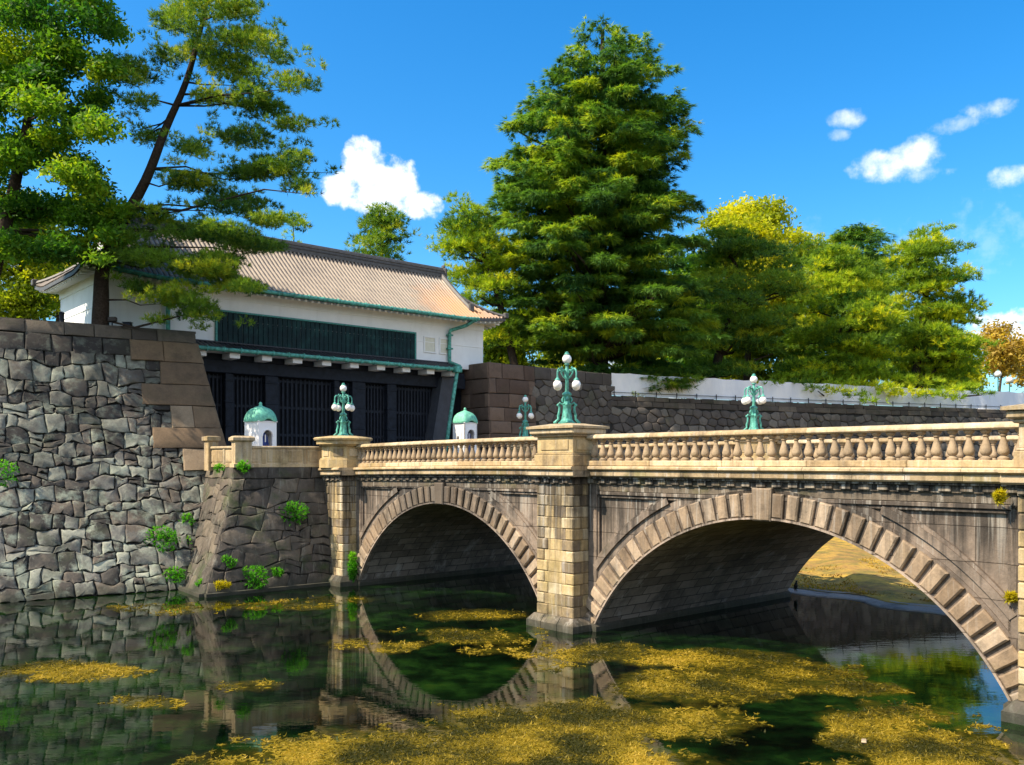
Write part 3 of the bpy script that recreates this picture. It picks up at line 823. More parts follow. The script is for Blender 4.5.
    for pi, pc in enumerate((0.0, -14.6, 15.25)):
        hw = .875
        sh = MB(B); sh.box(pc - hw + .05, pc + hw - .05, .05, .95, -.3, 4.88, 0, .25)
        nc = 12; z = .42; ch = (4.86 - .42) / nc
        for r in range(nc):
            z0, z1 = z + r * ch, z + (r + 1) * ch
            wq = .36 if r % 2 else .54
            jit = lambda: random.uniform(-.012, .012)
            for (a, b) in ((pc - hw, pc - hw + wq), (pc + hw - wq, pc + hw)):
                sh.box(a + jit() * .3, b + jit(), 0 + jit(), .50 if r % 2 else .38, z0 + .008, z1 - .008, .03)
            m0, m1 = pc - hw + wq, pc + hw - wq
            if random.random() < .5 or m1 - m0 < .75:
                sh.box(m0 + .01, m1 - .01, .028, .4, z0 + .005, z1 - .005, .012)
            else:
                mm = (m0 + m1) / 2 + jit() * 6
                sh.box(m0 + .01, mm, .028, .4, z0 + .005, z1 - .005, .012); sh.box(mm + .012, m1 - .01, .028, .4, z0 + .005, z1 - .005, .012)
            sh.box(pc + hw - .5, pc + hw - .02, .52 if r % 2 else .40, .93, z0 + .008, z1 - .008, .02)
            sh.box(pc - hw + .02, pc - hw + .5, .52 if r % 2 else .40, .93, z0 + .008, z1 - .008, .02)
        sh.build('pier_shaft', M['sand'], root)
        bs = MB(B); 
        segs = [(-1.12, -.42), (-.40, .36), (.38, 1.12)]
        for (a, b) in segs:
            vs0 = []
            for (t, zz) in ((-.24, -.3), (-.24, .22), (-.06, .44)): vs0.append((t, zz))
            l = .18 if a < -1 else 0; rr = .18 if b > 1 else 0
            bs.hexa([(pc + a, -.25, -.3), (pc + b, -.25, -.3), (pc + b, 1.0, -.3), (pc + a, 1.0, -.3), (pc + a, -.25, .22), (pc + b, -.25, .22), (pc + b, 1.0, .22), (pc + a, 1.0, .22)])
            bs.hexa([(pc + a + .005, -.25, .222), (pc + b - .005, -.25, .222), (pc + b - .005, .95, .222), (pc + a + .005, .95, .222), (pc + a + l, -.06, .44), (pc + b - rr, -.06, .44), (pc + b - rr, .95, .44), (pc + a + l, .95, .44)])
        bs.build('pier_base', M['frieze'] if pi == 0 else M['wing'], root)
    # entablature: dentils and two cornice courses, breaking forward round each pier
    spans = [(-13.72, -.88, WF), (.88, 14.38, WF)]; brk = [(-15.48, -13.72, 0), (-.88, .88, 0), (14.38, 16.13, 0)]
    dent = MB(B); corn = MB(B); clow = MB(B)
    for (a, b, t0) in spans + brk:
        n = max(3, round((b - a) / .5)); w = (b - a) / n
        for k in range(n):
            dent.box(a + k * w + .02, a + k * w + w * .62, t0 - .10, t0 + .3, 4.90, 5.04, .015)
        dent.box(a, b, t0 - .04, .95, 4.875, 5.11, 0, .3)
        dent.box(a - .0, b + .0, t0 - .15, .93, 5.05, 5.112, .01, .5)
        ext = .27 if t0 == 0 else 0
        L = b - a + 2 * ext; m = max(2, round(L / 1.35)); jw = L / m
        for k in range(m):
            x0, x1 = a - ext + k * jw + .006, a - ext + (k + 1) * jw - .006
            y = random.uniform(-.006, .006)
            clow.profile(x0, x1, [(t0 + .5, 5.115), (t0 - .22, 5.115), (t0 - .27, 5.16), (t0 - .27, 5.27), (t0 - .22, 5.32), (t0 + .5, 5.32)])
            corn.profile(x0, x1, [(t0 + .5, 5.325), (t0 - .27, 5.325), (t0 - .36 + y, 5.37), (t0 - .36 + y, 5.43), (t0 - .30, 5.465), (t0 + .5, 5.465)])
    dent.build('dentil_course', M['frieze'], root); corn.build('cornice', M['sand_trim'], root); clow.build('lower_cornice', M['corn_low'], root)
    bk = MB(B); bk.box(-15.4, 16, tbk - .4, tbk + .30, 4.9, 5.46, .03); bk.build('back_cornice', M['sand_trim'], root)
    deck = MB(B); deck.box(-15.4, 16.6, 1.05, tbk - .4, 5.28, 5.47); deck.build('deck', M['asphalt'], root)
    # balustrades
    def balustrade(t0, s0, s1):
        n = 5; w = (s1 - s0) / n
        bc = MB(B)
        for k in range(n): bc.box(s0 + k * w + .004, s0 + (k + 1) * w - .004, t0 - .2, t0 + .2, 5.47, 5.64, .02)
        bc.build('balustrade_plinth', M['sand_trim'], root)
        rl = MB(B)
        for k in range(n):
            rl.profile(s0 + k * w + .003, s0 + (k + 1) * w - .003, [(t0 - .17, 6.345), (t0 - .21, 6.38), (t0 - .21, 6.43), (t0 - .16, 6.49), (t0 - .06, 6.515), (t0 + .06, 6.515), (t0 + .16, 6.49), (t0 + .21, 6.43), (t0 + .21, 6.38), (t0 + .17, 6.345)], 4)
        rl.build('handrail', M['sand_trim'], root, smooth=40)
    prof = [(.128, 0), (.128, .06), (.09, .08), (.065, .11), (.10, .135), (.125, .18), (.130, .22), (.118, .28), (.088, .38), (.062, .48), (.052, .54), (.080, .56), (.084, .585), (.06, .60), (.095, .635), (.118, .66), (.118, .705)]
    bal0 = None; made = 0; rest = MB()
    def bal_mesh():
        mb = MB(); mb.lathe((0, 0, 0), [(r, z) for r, z in prof], 12)
        return mb.build('baluster', M['sand_mid_b'], None, smooth=35)
    for (t0, s0, s1) in ((WF + .05, .92, 14.36), (WF + .05, -13.7, -.92), (tbk - .05, .92, 14.36), (tbk - .05, -13.7, -.92)):
        balustrade(t0, s0, s1)
        n = 36; w = (s1 - s0) / n
        order = range(n) if s0 > 0 else range(n - 1, -1, -1)
        for k in range(n):
            x, y, z = B(s0 + (k + .5) * w, t0, 5.638)
            if made < 100 and not (t0 > 5 and s0 < 0) :
                if bal0 is None:
                    bal0 = bal_mesh(); o = bal0
                else:
                    o = bal0.copy(); C.objects.link(o)
                o.parent = root; o.location = (x - ox, y - oy, z); o.rotation_euler = (0, 0, random.uniform(0, 6)); made += 1
            else:
                rest.lathe((x, y, z), prof, 10)
    r = rest.build('baluster', M['sand_mid_b'], root, smooth=35); r['kind'] = 'stuff'
    # pedestals over the piers
    def pedestal(pc, t0, t1, mat, oct=False):
        pm = MB(B)
        hw = .86
        pm.box(pc - hw - .08, pc + hw + .08, t0 - .06, t1 + .06, 5.467, 5.84, .02)
        pm.box(pc - hw - .04, pc + hw + .04, t0 - .02, t1 + .02, 5.842, 5.90, .015)
        pm.box(pc - hw, pc + hw, t0 + .02, t1 - .02, 5.902, 6.44, .012)
        pm.box(pc - hw + .20, pc + hw - .20, t0 - .012, t0 + .1, 6.0, 6.34, .012)
        pm.box(pc + hw - .1, pc + hw + .03, t0 + .2, t1 - .2, 6.0, 6.34, .012)
        pm.build('pedestal', mat, root)
        cm = MB(B)
        cm.box(pc - hw - .10, pc + hw + .10, t0 - .08, t1 + .08, 6.442, 6.53, .03)
        cm.box(pc - hw - .20, pc + hw + .20, t0 - .18, t1 + .18, 6.532, 6.72, .04)
        a = hw + .27; zt = 6.90
        b0, b1 = t0 - .26, t1 + .26
        cm.hexa([(pc - a, b0, 6.722), (pc + a, b0, 6.722), (pc + a, b1, 6.722), (pc - a, b1, 6.722), (pc - a, b0, 6.80), (pc + a, b0, 6.80), (pc + a, b1, 6.80), (pc - a, b1, 6.80)])
        cm.hexa([(pc - a + .01, b0 + .01, 6.801), (pc + a - .01, b0 + .01, 6.801), (pc + a - .01, b1 - .01, 6.801), (pc - a + .01, b1 - .01, 6.801), (pc - .5, t0 + .3, zt), (pc + .5, t0 + .3, zt), (pc + .5, t1 - .3, zt), (pc - .5, t1 - .3, zt)])
        cm.build('pedestal_cap', M['sand_trim'], root)
    pedestal(0, 0, 1.25, M['sand']); pedestal(15.25, 0, 1.25, M['sand_trim'])
    for pc in (0, -14.6, 15.25): pedestal(pc, tbk - .65, tbk + .6, M['sand'])
    # rounded, many sided pedestal at the far left end
    pm = MB(); x, y, _ = B(-14.55, .55, 0); dz = -.13; ph = math.atan2(UY, UX) + math.pi / 4 + R(22.5)
    pm.lathe((x, y, dz), [(1.10, 5.467), (1.10, 5.84), (1.05, 5.845), (1.05, 5.90), (.98, 5.905), (.98, 6.46)], 8, .6, ph)
    for k in range(8):
        a0 = ph + 2 * math.pi * k / 8; a1 = ph + 2 * math.pi * (k + 1) / 8
        p = [Vector((x + math.cos(a_) * .93 * 1.0, y + math.sin(a_) * .93, 0)) for a_ in (a0, a1)]
        m0 = p[0].lerp(p[1], .18); m1 = p[0].lerp(p[1], .82); nrm = Vector((math.cos((a0 + a1) / 2), math.sin((a0 + a1) / 2), 0))
        o0 = nrm * .04; o1 = nrm * .075
        pts = [m0 + o0, m1 + o0, m1 + o1, m0 + o1]
        pm.hexa([(q_.x, q_.y, 6.0 + dz) for q_ in pts] + [(q_.x, q_.y, 6.34 + dz) for q_ in pts])
    pm.build('pedestal', M['sand'], root)
    cm = MB(); cm.lathe((x, y, dz), [(1.08, 6.465), (1.12, 6.53), (1.22, 6.54), (1.24, 6.70), (1.32, 6.72), (1.36, 6.80), (1.30, 6.85), (.6, 6.93)], 24, .6)
    cm.build('pedestal_cap', M['sand'], root, smooth=40)
    return root
M['sand_mid_b'] = stone_mat('baluster_stone', [(.2, (.19, .132, .08)), (.5, (.30, .215, .135)), (.8, (.42, .315, .205))], stain=(.05, .045, .04), stain_amt=.6, moss=(.2, .16, .03), moss_amt=.35, waterline=False)
bridge = make_bridge()

# ------------------------------------------------------------------ wing wall left of the bridge
V = lambda *a: np.array(a, dtype=float)
wt = [V(-8.15, 42.0), V(-12.3, 39.75), V(-15.0, 43.6)]; wb = [V(-8.1, 41.2), V(-12.75, 37.2), V(-15.6, 41.0)]
def WG(k):
    def f(x, y, off=0.0):
        L = np.linalg.norm(wt[k + 1] - wt[k]); u = 1 - x / L if k == 0 else 1 - x / L
        q = y / 5.36; g = .7 * (1 - q) + .3 * (1 - q) ** 2
        a = wt[k] + (wt[k + 1] - wt[k]) * u; b = wb[k] + (wb[k + 1] - wb[k]) * u
        p = a + (b - a) * g; d = wt[k + 1] - wt[k]; n = V(-d[1], d[0]) / L
        p = p + n * off
        return (p[0], p[1], y)
    return f
def make_wing():
    root = thing('wing_wall', (-12, 40, 0), 'dark mossy battered stone abutment with plants left of the bridge', 'abutment')
    bk = MB(); st = MB(); cp = MB()
    for k in (0, 1):
        L = float(np.linalg.norm(wt[k + 1] - wt[k])); f = WG(k)
        bk.grid(lambda u, v: f(L * u, 5.36 * v, -.06), 8, 8, .4)
        lay_stones(st, coursed_cells(0, L, 0, 4.86, .56, .95), f, .012, .045, .06, .02, 2)
        lay_stones(st, ashlar_cells(0, L, 4.86, 5.36, .5, 1.5, wob=.005), f, .012, .05, .04, .01, 2)
    bk.build('backing', M['gap'], root); st.build('masonry_face', M['wing'], root, smooth=40)
    ft = MB(); 
    for k in (0, 1):
        a, b = wb[k], wb[k + 1]; d = (b - a) / np.linalg.norm(b - a); n = V(-d[1], d[0]); n = n if n[1] < 0 or k == 1 else -n
        q = [a - n * .3, b - n * .3, b + n * .22, a + n * .22]
        ft.hexa([(p[0], p[1], -.3) for p in q] + [(p[0], p[1], .14) for p in q], .4)
    ft.build('footing', M['wing'], root)
make_wing()
def make_parapet():
    root = thing('stone_parapet', (-11, 40.8, 5.36), 'pale panelled stone parapet on the abutment left of the bridge', 'parapet')
    pm = MB(); cp = MB(); po = MB()
    def run(a, b, n, off):
        d = (b - a); L = np.linalg.norm(d); d = d / L; nn = V(-d[1], d[0])
        X = lambda s, t, z: (a[0] + d[0] * s + nn[0] * t, a[1] + d[1] * s + nn[1] * t, z)
        m = MB(X); m.box(0, L, -.14, .14, 5.362, 5.52, .012); m.box(.0, L, -.10, .10, 5.522, 6.2)
        w = L / n
        for k in range(n):
            m.box(k * w + .16, (k + 1) * w - .16, -.125, .125, 5.60, 6.12, .012)
            m.box(k * w - .09 if k else 0, k * w + .09, -.13, .13, 5.523, 6.2, .01)
        pm.v += m.v; base = len(pm.t); pm.f += [[i + base for i in f] for f in m.f]; pm.t += m.t
        c = MB(X); c.box(0, L, -.17, .17, 6.202, 6.32, .03); base = len(cp.t); cp.v += c.v; cp.f += [[i + base for i in f] for f in c.f]; cp.t += c.t
    p0 = V(-8.7, 41.75); p1 = V(-12.05, 40.05); p2 = V(-14.1, 42.1)
    run(p1, p0, 4, 0); run(p2, p1, 2, 0)
    ang = math.atan2(UY, UX)
    po.lathe((p1[0], p1[1], 5.36), [(.62, 0), (.62, .16), (.52, .18), (.52, 1.12), (.60, 1.16), (.68, 1.2), (.68, 1.32), (.5, 1.40)], 4, .6, ang + math.pi / 4 - R(12))
    po.build('post', M['sand_trim'], root); po = MB()
    po.lathe((p2[0], p2[1], 5.2), [(.34, 0), (.34, 1.35), (.46, 1.4), (.46, 1.58), (.2, 1.62)], 4, .2, ang + math.pi / 4)
    pm.build('panel_wall', M['sand_trim'], root); cp.build('coping', M['sand_trim'], root)
    o = po.build('post', M['sand_trim'], root)
make_parapet()

# ------------------------------------------------------------------ gatehouse
def make_gate():
    ox, oy, _ = G(-12, -3, 0)
    root = thing('gatehouse', (ox, oy, 5.5), 'white plastered gatehouse with long tiled roof above dark iron doors', 'gatehouse')
    ZB, ZT = 12.2, 15.0; D = 6.3; LA = -25.3
    w = MB(G); w.box(LA, 0, -D, 0, 11.9, 14.62, 0, .5); w.box(LA - .05, .05, -D - .05, .06, 14.62, ZT + .5, 0, .5)
    w.box(LA - .03, .03, -D, .03, ZB + 1.25, ZB + 1.29, 0, .5)
    w.build('wall', M['plaster'], root)
    # recessed rear of the passage, so that no light comes from behind
    d = MB(G); d.box(-22.5, .5, -1.2, -.9, 5.4, 12.1); d.build('passage_back', M['iron'], root)
    cpn = MB(G); n = 44; a0, a1 = -19.0, -5.8; pw = (a1 - a0) / n
    for k in range(n): cpn.box(a0 + k * pw + .012, a0 + (k + 1) * pw - .012, -.02, .06 + random.uniform(0, .02), 12.25, 13.9, .02)
    for z in (12.78, 13.32): cpn.box(a0, a1, -.02, .075, z, z + .035, 0, .3)
    cp = cpn.build('copper_panel', M['copper'], root)
    fr = MB(G)
    for (x0, x1, z0, z1) in ((a0 - .12, a1 + .12, 13.9, 14.0), (a0 - .12, a0, 12.25, 13.9), (a1, a1 + .12, 12.25, 13.9)): fr.box(x0, x1, -.02, .12, z0, z1, .01)
    fo = fr.build('frame', M['patina_dark'], root); fo.parent = cp; fo.location = (0, 0, 0)
    for a in (-4.95, -3.7):
        wn = MB(G); wn.box(a, a + .8, -.04, .025, 12.85, 13.75, .01); wo = wn.build('window', plain_mat('window_shutter', (.66, .65, .55), .8, var=.08), root)
        wf = MB(G)
        for (x0, x1, z0, z1) in ((a - .1, a + .9, 13.75, 13.84), (a - .1, a + .9, 12.76, 12.85), (a - .1, a, 12.85, 13.75), (a + .8, a + .9, 12.85, 13.75)): wf.box(x0, x1, -.02, .07, z0, z1, .008)
        f2 = wf.build('frame', M['plaster'], root); f2.parent = wo; f2.location = (0, 0, 0)
    # main roof
    ridge_b, ez, rz = -3.15, 15.12, 18.8; ov = 1.3; run_ = ov - ridge_b
    ga0, ga1 = LA + 1.3, -1.25; ea0, ea1 = LA - 1.0, .95
    def slope(x):       # x: 0 at the eave .. 1 at the ridge, hollow curve
        return ez + (rz - ez) * (.86 * x + .14 * x * x)
    def fb(b):
        return slope((ov - b) / run_) if b >= ridge_b else slope((b - (ridge_b - run_)) / run_)
    b_back = ridge_b - run_
    def lift(a, b):     # corners sweep up
        u = max(0, (abs(a - (LA / 2)) - 9.5) / 4.3); v = max(0, (abs(b - ridge_b) - 2.6) / 1.9)
        return .38 * (u * v) ** 1.6 if u > 0 and v > 0 else 0
    pr = .275
    def rib(x):
        f = (x / pr) % 1.0; y = abs(f - .5) * 2
        return .115 * math.sqrt(max(0, 1 - (y / .62) ** 2)) if y < .62 else -.012
    rf = MB(G)
    for side in (0, 1):
        na = int((ga1 - ga0) / pr * 8); nb = 22
        vs_ = []
        for j in range(nb + 1):
            x = j / nb; b = ov - run_ * x if side == 0 else b_back + run_ * x
            for i in range(na + 1):
                a = ga0 + (ga1 - ga0) * i / na
                vs_.append((a, b, slope(x) + lift(a, b) + rib(a) - .025 * ((x * 15) % 1)))
        wv = na + 1; tb = len(rf.t)
        rf.add(vs_, [(j * wv + i, j * wv + i + 1, j * wv + wv + i + 1, j * wv + wv + i) for j in range(nb) for i in range(na)], .5)
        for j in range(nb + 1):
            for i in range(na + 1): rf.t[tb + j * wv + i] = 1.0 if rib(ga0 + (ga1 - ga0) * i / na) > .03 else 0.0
    for sgn in (0, 1):   # hips
        na, nb = 64, 260
        vs_ = []
        for j in range(nb + 1):
            b = b_back + 2 * run_ * j / nb
            for i in range(na + 1):
                k = i / na
                a = (ga1 + (ea1 - ga1) * k) if sgn else (ga0 + (ea0 - ga0) * k)
                de = abs((ea1 if sgn else ea0) - a)
                zh = slope(min(1, de / run_)); zf = fb(b)
                if zf < zh: z = zf + rib(a)
                else: z = zh + rib(b)
                vs_.append((a, b, z + lift(a, b)))
        wv = na + 1
        rf.add(vs_, [(j * wv + i, j * wv + i + 1, j * wv + wv + i + 1, j * wv + wv + i) for j in range(nb) for i in range(na)], .5)
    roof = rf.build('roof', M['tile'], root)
    def sub(mb, name, mat, par, **k):
        o = mb.build(name, mat, root, **k); o.parent = par; o.location = (0, 0, 0); return o
    rd = MB(G)
    for k, (hw, z0, z1) in enumerate(((.30, 18.6, 18.85), (.33, 18.85, 18.90), (.26, 18.90, 19.06), (.30, 19.06, 19.11), (.20, 19.11, 19.22))):
        rd.box(ga0 - .1, ga1 + .1, ridge_b - hw, ridge_b + hw, z0, z1 - .002, .02)
    rd.tube([(ga0 - .2, ridge_b, 19.24), (ga1 + .2, ridge_b, 19.24)], .12, 8)
    for a in (ga0 - .2, ga1 + .2):
        rd.box(a - .12, a + .12, ridge_b - .42, ridge_b + .36, 18.5, 19.3, .06); rd.box(a - .08, a + .08, ridge_b - .18, ridge_b + .18, 19.3, 19.55, .05)
    sub(rd, 'ridge', M['tile_dark'], roof)
    for a in (ga0 + .12, ga1 - .12):
        for s in (1, -1):
            dr = MB(G); pts = []
            for i in range(11):
                x = 1 - i / 10 * .80; b = ridge_b + s * run_ * (1 - x); pts.append((a, b, slope(x) + .16))
            dr.tube(pts, .17, 6); e = pts[-1]; dr.box(e[0] - .2, e[0] + .2, e[1] - .08, e[1] + .12, e[2] - .2, e[2] + .38, .05)
            sub(dr, 'descending_ridge', M['tile_dark'], roof)
    for sg in (0, 1):
        for s in (1, -1):
            hr = MB(G); pts = []
            for i in range(10):
                k = i / 9; a = (ga1 + (ea1 - ga1) * k) if sg else (ga0 + (ea0 - ga0) * k)
                de = abs((ea1 if sg else ea0) - a); b = (ov - de) if s == 1 else (b_back + de)
                pts.append((a, b, slope(de / run_) + lift(a, b) + .10))
            hr.tube(pts, .14, 6); e = pts[-1]; hr.box(e[0] - .16, e[0] + .16, e[1] - .16, e[1] + .16, e[2] - .1, e[2] + .26, .04)
            sub(hr, 'hip_ridge', M['tile_dark'], roof)
    gb = MB(G)
    for a in (ga0, ga1):
        gb.add([(a, ridge_b - run_ * .72, slope(.28)), (a, ridge_b + run_ * .72, slope(.28)), (a, ridge_b, slope(1))], [(0, 1, 2)], .5)
    sub(gb, 'gable_wall', M['plaster'], roof)
    # eaves underside with rafters
    sf = MB(G)
    def under(a, b): 
        return None
    e = .12
    zs = lambda a, b: ez - .16 + lift(a, b)
    def soff(u, v, A0, A1, side):
        a = A0 + (A1 - A0) * u; b = (ov - .1) * v if side == 'f' else -D - (abs(b_back) - D - .1) * v
        return (a, b, ez + .22 * (1 - v) - .17 + lift(a, b))
    sf.grid(lambda u, v: soff(u, v, ea0 + .1, ea1 - .1, 'f'), 60, 3, .5); sf.grid(lambda u, v: soff(u, v, ea0 + .1, ea1 - .1, 'k'), 60, 3, .5)
    for (A0, A1) in ((0, ea1 - .1), (LA, ea0 + .1)):
        sf.grid(lambda u, v: (A0 + (A1 - A0) * v, b_back + .1 + (2 * run_ - .2) * u, ez + .22 * (1 - v) - .17 + lift(A0 + (A1 - A0) * v, b_back + .1 + (2 * run_ - .2) * u)), 40, 3, .5)
    k = ea0 + .3
    while k < ea1 - .3:
        sf.hexa([(k, 0, ez - .05), (k + .14, 0, ez - .05), (k + .14, ov - .16, ez - .27 + lift(k, ov)), (k, ov - .16, ez - .27 + lift(k, ov)), (k, 0, ez + .1), (k + .14, 0, ez + .1), (k + .14, ov - .16, ez - .14 + lift(k, ov)), (k, ov - .16, ez - .14 + lift(k, ov))], .5); k += .42
    k = b_back + .3
    while k < ov - .3:
        for (A0, A1) in ((0, ea1 - .16), (LA, ea0 + .16)):
            sf.hexa([(A0, k, ez - .05), (A0, k + .14, ez - .05), (A1, k + .14, ez - .27 + lift(A1, k)), (A1, k, ez - .27 + lift(A1, k)), (A0, k, ez + .1), (A0, k + .14, ez + .1), (A1, k + .14, ez - .14 + lift(A1, k)), (A1, k, ez - .14 + lift(A1, k))], .5)
        k += .42
    sub(sf, 'eaves', M['plaster'], roof)
    fa = MB(G)
    def edge(p0, p1):
        n = 30; top = []
        for i in range(n + 1):
            a = p0[0] + (p1[0] - p0[0]) * i / n; b = p0[1] + (p1[1] - p0[1]) * i / n; top.append((a, b, ez + lift(a, b)))
        for i in range(n):
            A, Bq = top[i], top[i + 1]
            fa.add([(A[0], A[1], A[2] - .17), (Bq[0], Bq[1], Bq[2] - .17), (Bq[0], Bq[1], Bq[2] + .02), (A[0], A[1], A[2] + .02)], [(0, 1, 2, 3)], .5)
    edge((ea0, ov), (ea1, ov)); edge((ea1, ov), (ea1, b_back)); edge((ea0, ov), (ea0, b_back)); edge((ea0, b_back), (ea1, b_back))
    sub(fa, 'fascia', M['tile_dark'], roof)
    # pent roof over the doors
    pf = MB(G); pa0, pa1 = -21.6, -3.15
    na = int((pa1 - pa0) / pr * 8)
    vs_ = []
    for j in range(7):
        x = j / 6
        for i in range(na + 1):
            a = pa0 + (pa1 - pa0) * i / na; vs_.append((a, 1.2 - 1.14 * x, 11.72 + .42 * x + rib(a) * .8))
    pf.add(vs_, [(j * (na + 1) + i, j * (na + 1) + i + 1, (j + 1) * (na + 1) + i + 1, (j + 1) * (na + 1) + i) for j in range(6) for i in range(na)], .5)
    pf.box(pa0, pa1, .0, .22, 12.16, 12.24, .02)
    pent = pf.build('pent_roof', M['tile_pent'], root)
    pb = MB(G); pb.box(pa0, pa1, .0, 1.12, 11.58, 11.68, 0, .5); sub(pb, 'soffit', M['white'], pent)
    nbm = 10
    for k in range(nbm):
        bm_ = MB(G); a = -20.3 + k * (17.0 / (nbm - 1)) - .28
        bm_.box(a, a + .6, -.05, .98, 11.27, 11.56, .02); bm_.build('beam_end', M['white'], root)
    def gutter(a0_, a1_, b, z, up=0):
        g = MB(G); n = 40
        pts = [(a0_ + (a1_ - a0_) * i / n, b, z + up * 0 + (lift(a0_ + (a1_ - a0_) * i / n, b - .1) if up else 0)) for i in range(n + 1)]
        g.tube(pts, .115, 8)
        k = a0_ + .5
        while k < a1_:
            g.box(k, k + .06, b - .17, b + .12, z - .14, z + .15, .01); k += .95
        return g.build('gutter', M['patina'], root, smooth=50)
    gutter(ea0 + 1.2, -1.5, ov + .1, ez - .06, 1); gutter(pa0, pa1 + .1, 1.32, 11.66)
    dp = MB(G)
    dp.tube([(-1.9, ov + .1, ez - .1), (-2.2, .9, ez - .42), (-3.0, .22, ez - .75), (-3.05, .18, ez - 1.0), (-3.05, .18, 12.35), (-3.05, .3, 12.2), (-3.05, 1.25, 11.9), (-3.36, 1.4, 11.5), (-3.9, 1.4, 8.6), (-4.45, 1.4, 5.5)], .125, 8)
    for z in (14.0, 13.1): dp.box(-3.25, -2.85, .05, .34, z, z + .1, .01)
    dp.box(-3.6, -3.1, 1.15, 1.65, 11.45, 11.85, .03)
    dp.build('downpipe', M['patina'], root, smooth=50)
    dp = MB(G); dp.tube([(-21.75, ov + .1, ez - .1), (-21.75, .2, ez - .9), (-21.75, .2, 12.25)], .12, 8); dp.build('downpipe', M['patina'], root, smooth=50)
    # doors
    lt_ = MB(G); lt_.box(-22.3, -1.5, -.65, -.05, 10.55, 11.25, .03); lt_.box(-22.3, -1.5, -.6, -.15, 11.25, 11.6, .02); lt_.build('lintel', M['iron_hi'], root)
    def pxa(px, b=0.0):
        r = (px - 512) / F
        return (r * (GY + UY * b) - GX - UX * b) / (NX - r * NY)
    for (p0, p1) in ((224, 232), (264, 277), (333, 338), (351, 364), (386, 395)):
        ps = MB(G); A0, A1 = pxa(p0, -.3), pxa(p1, -.3); ps.box(A0, A1, -.75, -.12, 5.45, 10.55, .03)
        for z in (6.3, 7.6, 8.9, 10.1): ps.box(A0 - .02, A1 + .02, -.75, -.09, z, z + .12, .02)
        ps.build('door_post', M['iron_hi'], root)
    def door(p0, p1, bars, name='door', wicket=False):
        A0, A1 = pxa(p0, -.45), pxa(p1, -.45); dm = MB(G)
        dm.box(A0, A1, -.72, -.62, 5.45, 10.55)
        dd = dm.build(name, M['iron'], root)
        br = MB(G); k = 0; w_ = (A1 - A0) / bars
        for k in range(bars): br.box(A0 + k * w_ + w_ * .22, A0 + k * w_ + w_ * .70, -.62, -.50, 5.5, 10.5, .02)
        for z in (5.6, 7.1, 8.7, 10.25): br.box(A0, A1, -.62, -.53, z, z + .16, .01)
        sub(br, 'bars', M['iron_hi'], dd)
    door(186, 224, 9); door(232, 264, 8); door(277, 333, 13); door(338, 351, 3); door(395, 432, 12)
    door(364, 386, 7)
    # sloping boarded slab that follows the batter of the right jamb
    sb = MB(G)
    A = lambda px, b: pxa(px, b)
    a0_, a1_ = A(431, .3), A(447, .3); c0, c1 = A(448, .3), A(462, .3)
    sb.hexa([(a0_ - .2, -.6, 5.45), (a1_ - .1, -.6, 5.45), (a1_ - .1, .35, 5.45), (a0_ - .2, .35, 5.45), (c0 - .5, -.6, 11.2), (c1 - .7, -.6, 11.2), (c1 - .7, .35, 11.2), (c0 - .5, .35, 11.2)])
    sb.build('jamb_slab', M['wood_dark'], root)
make_gate()

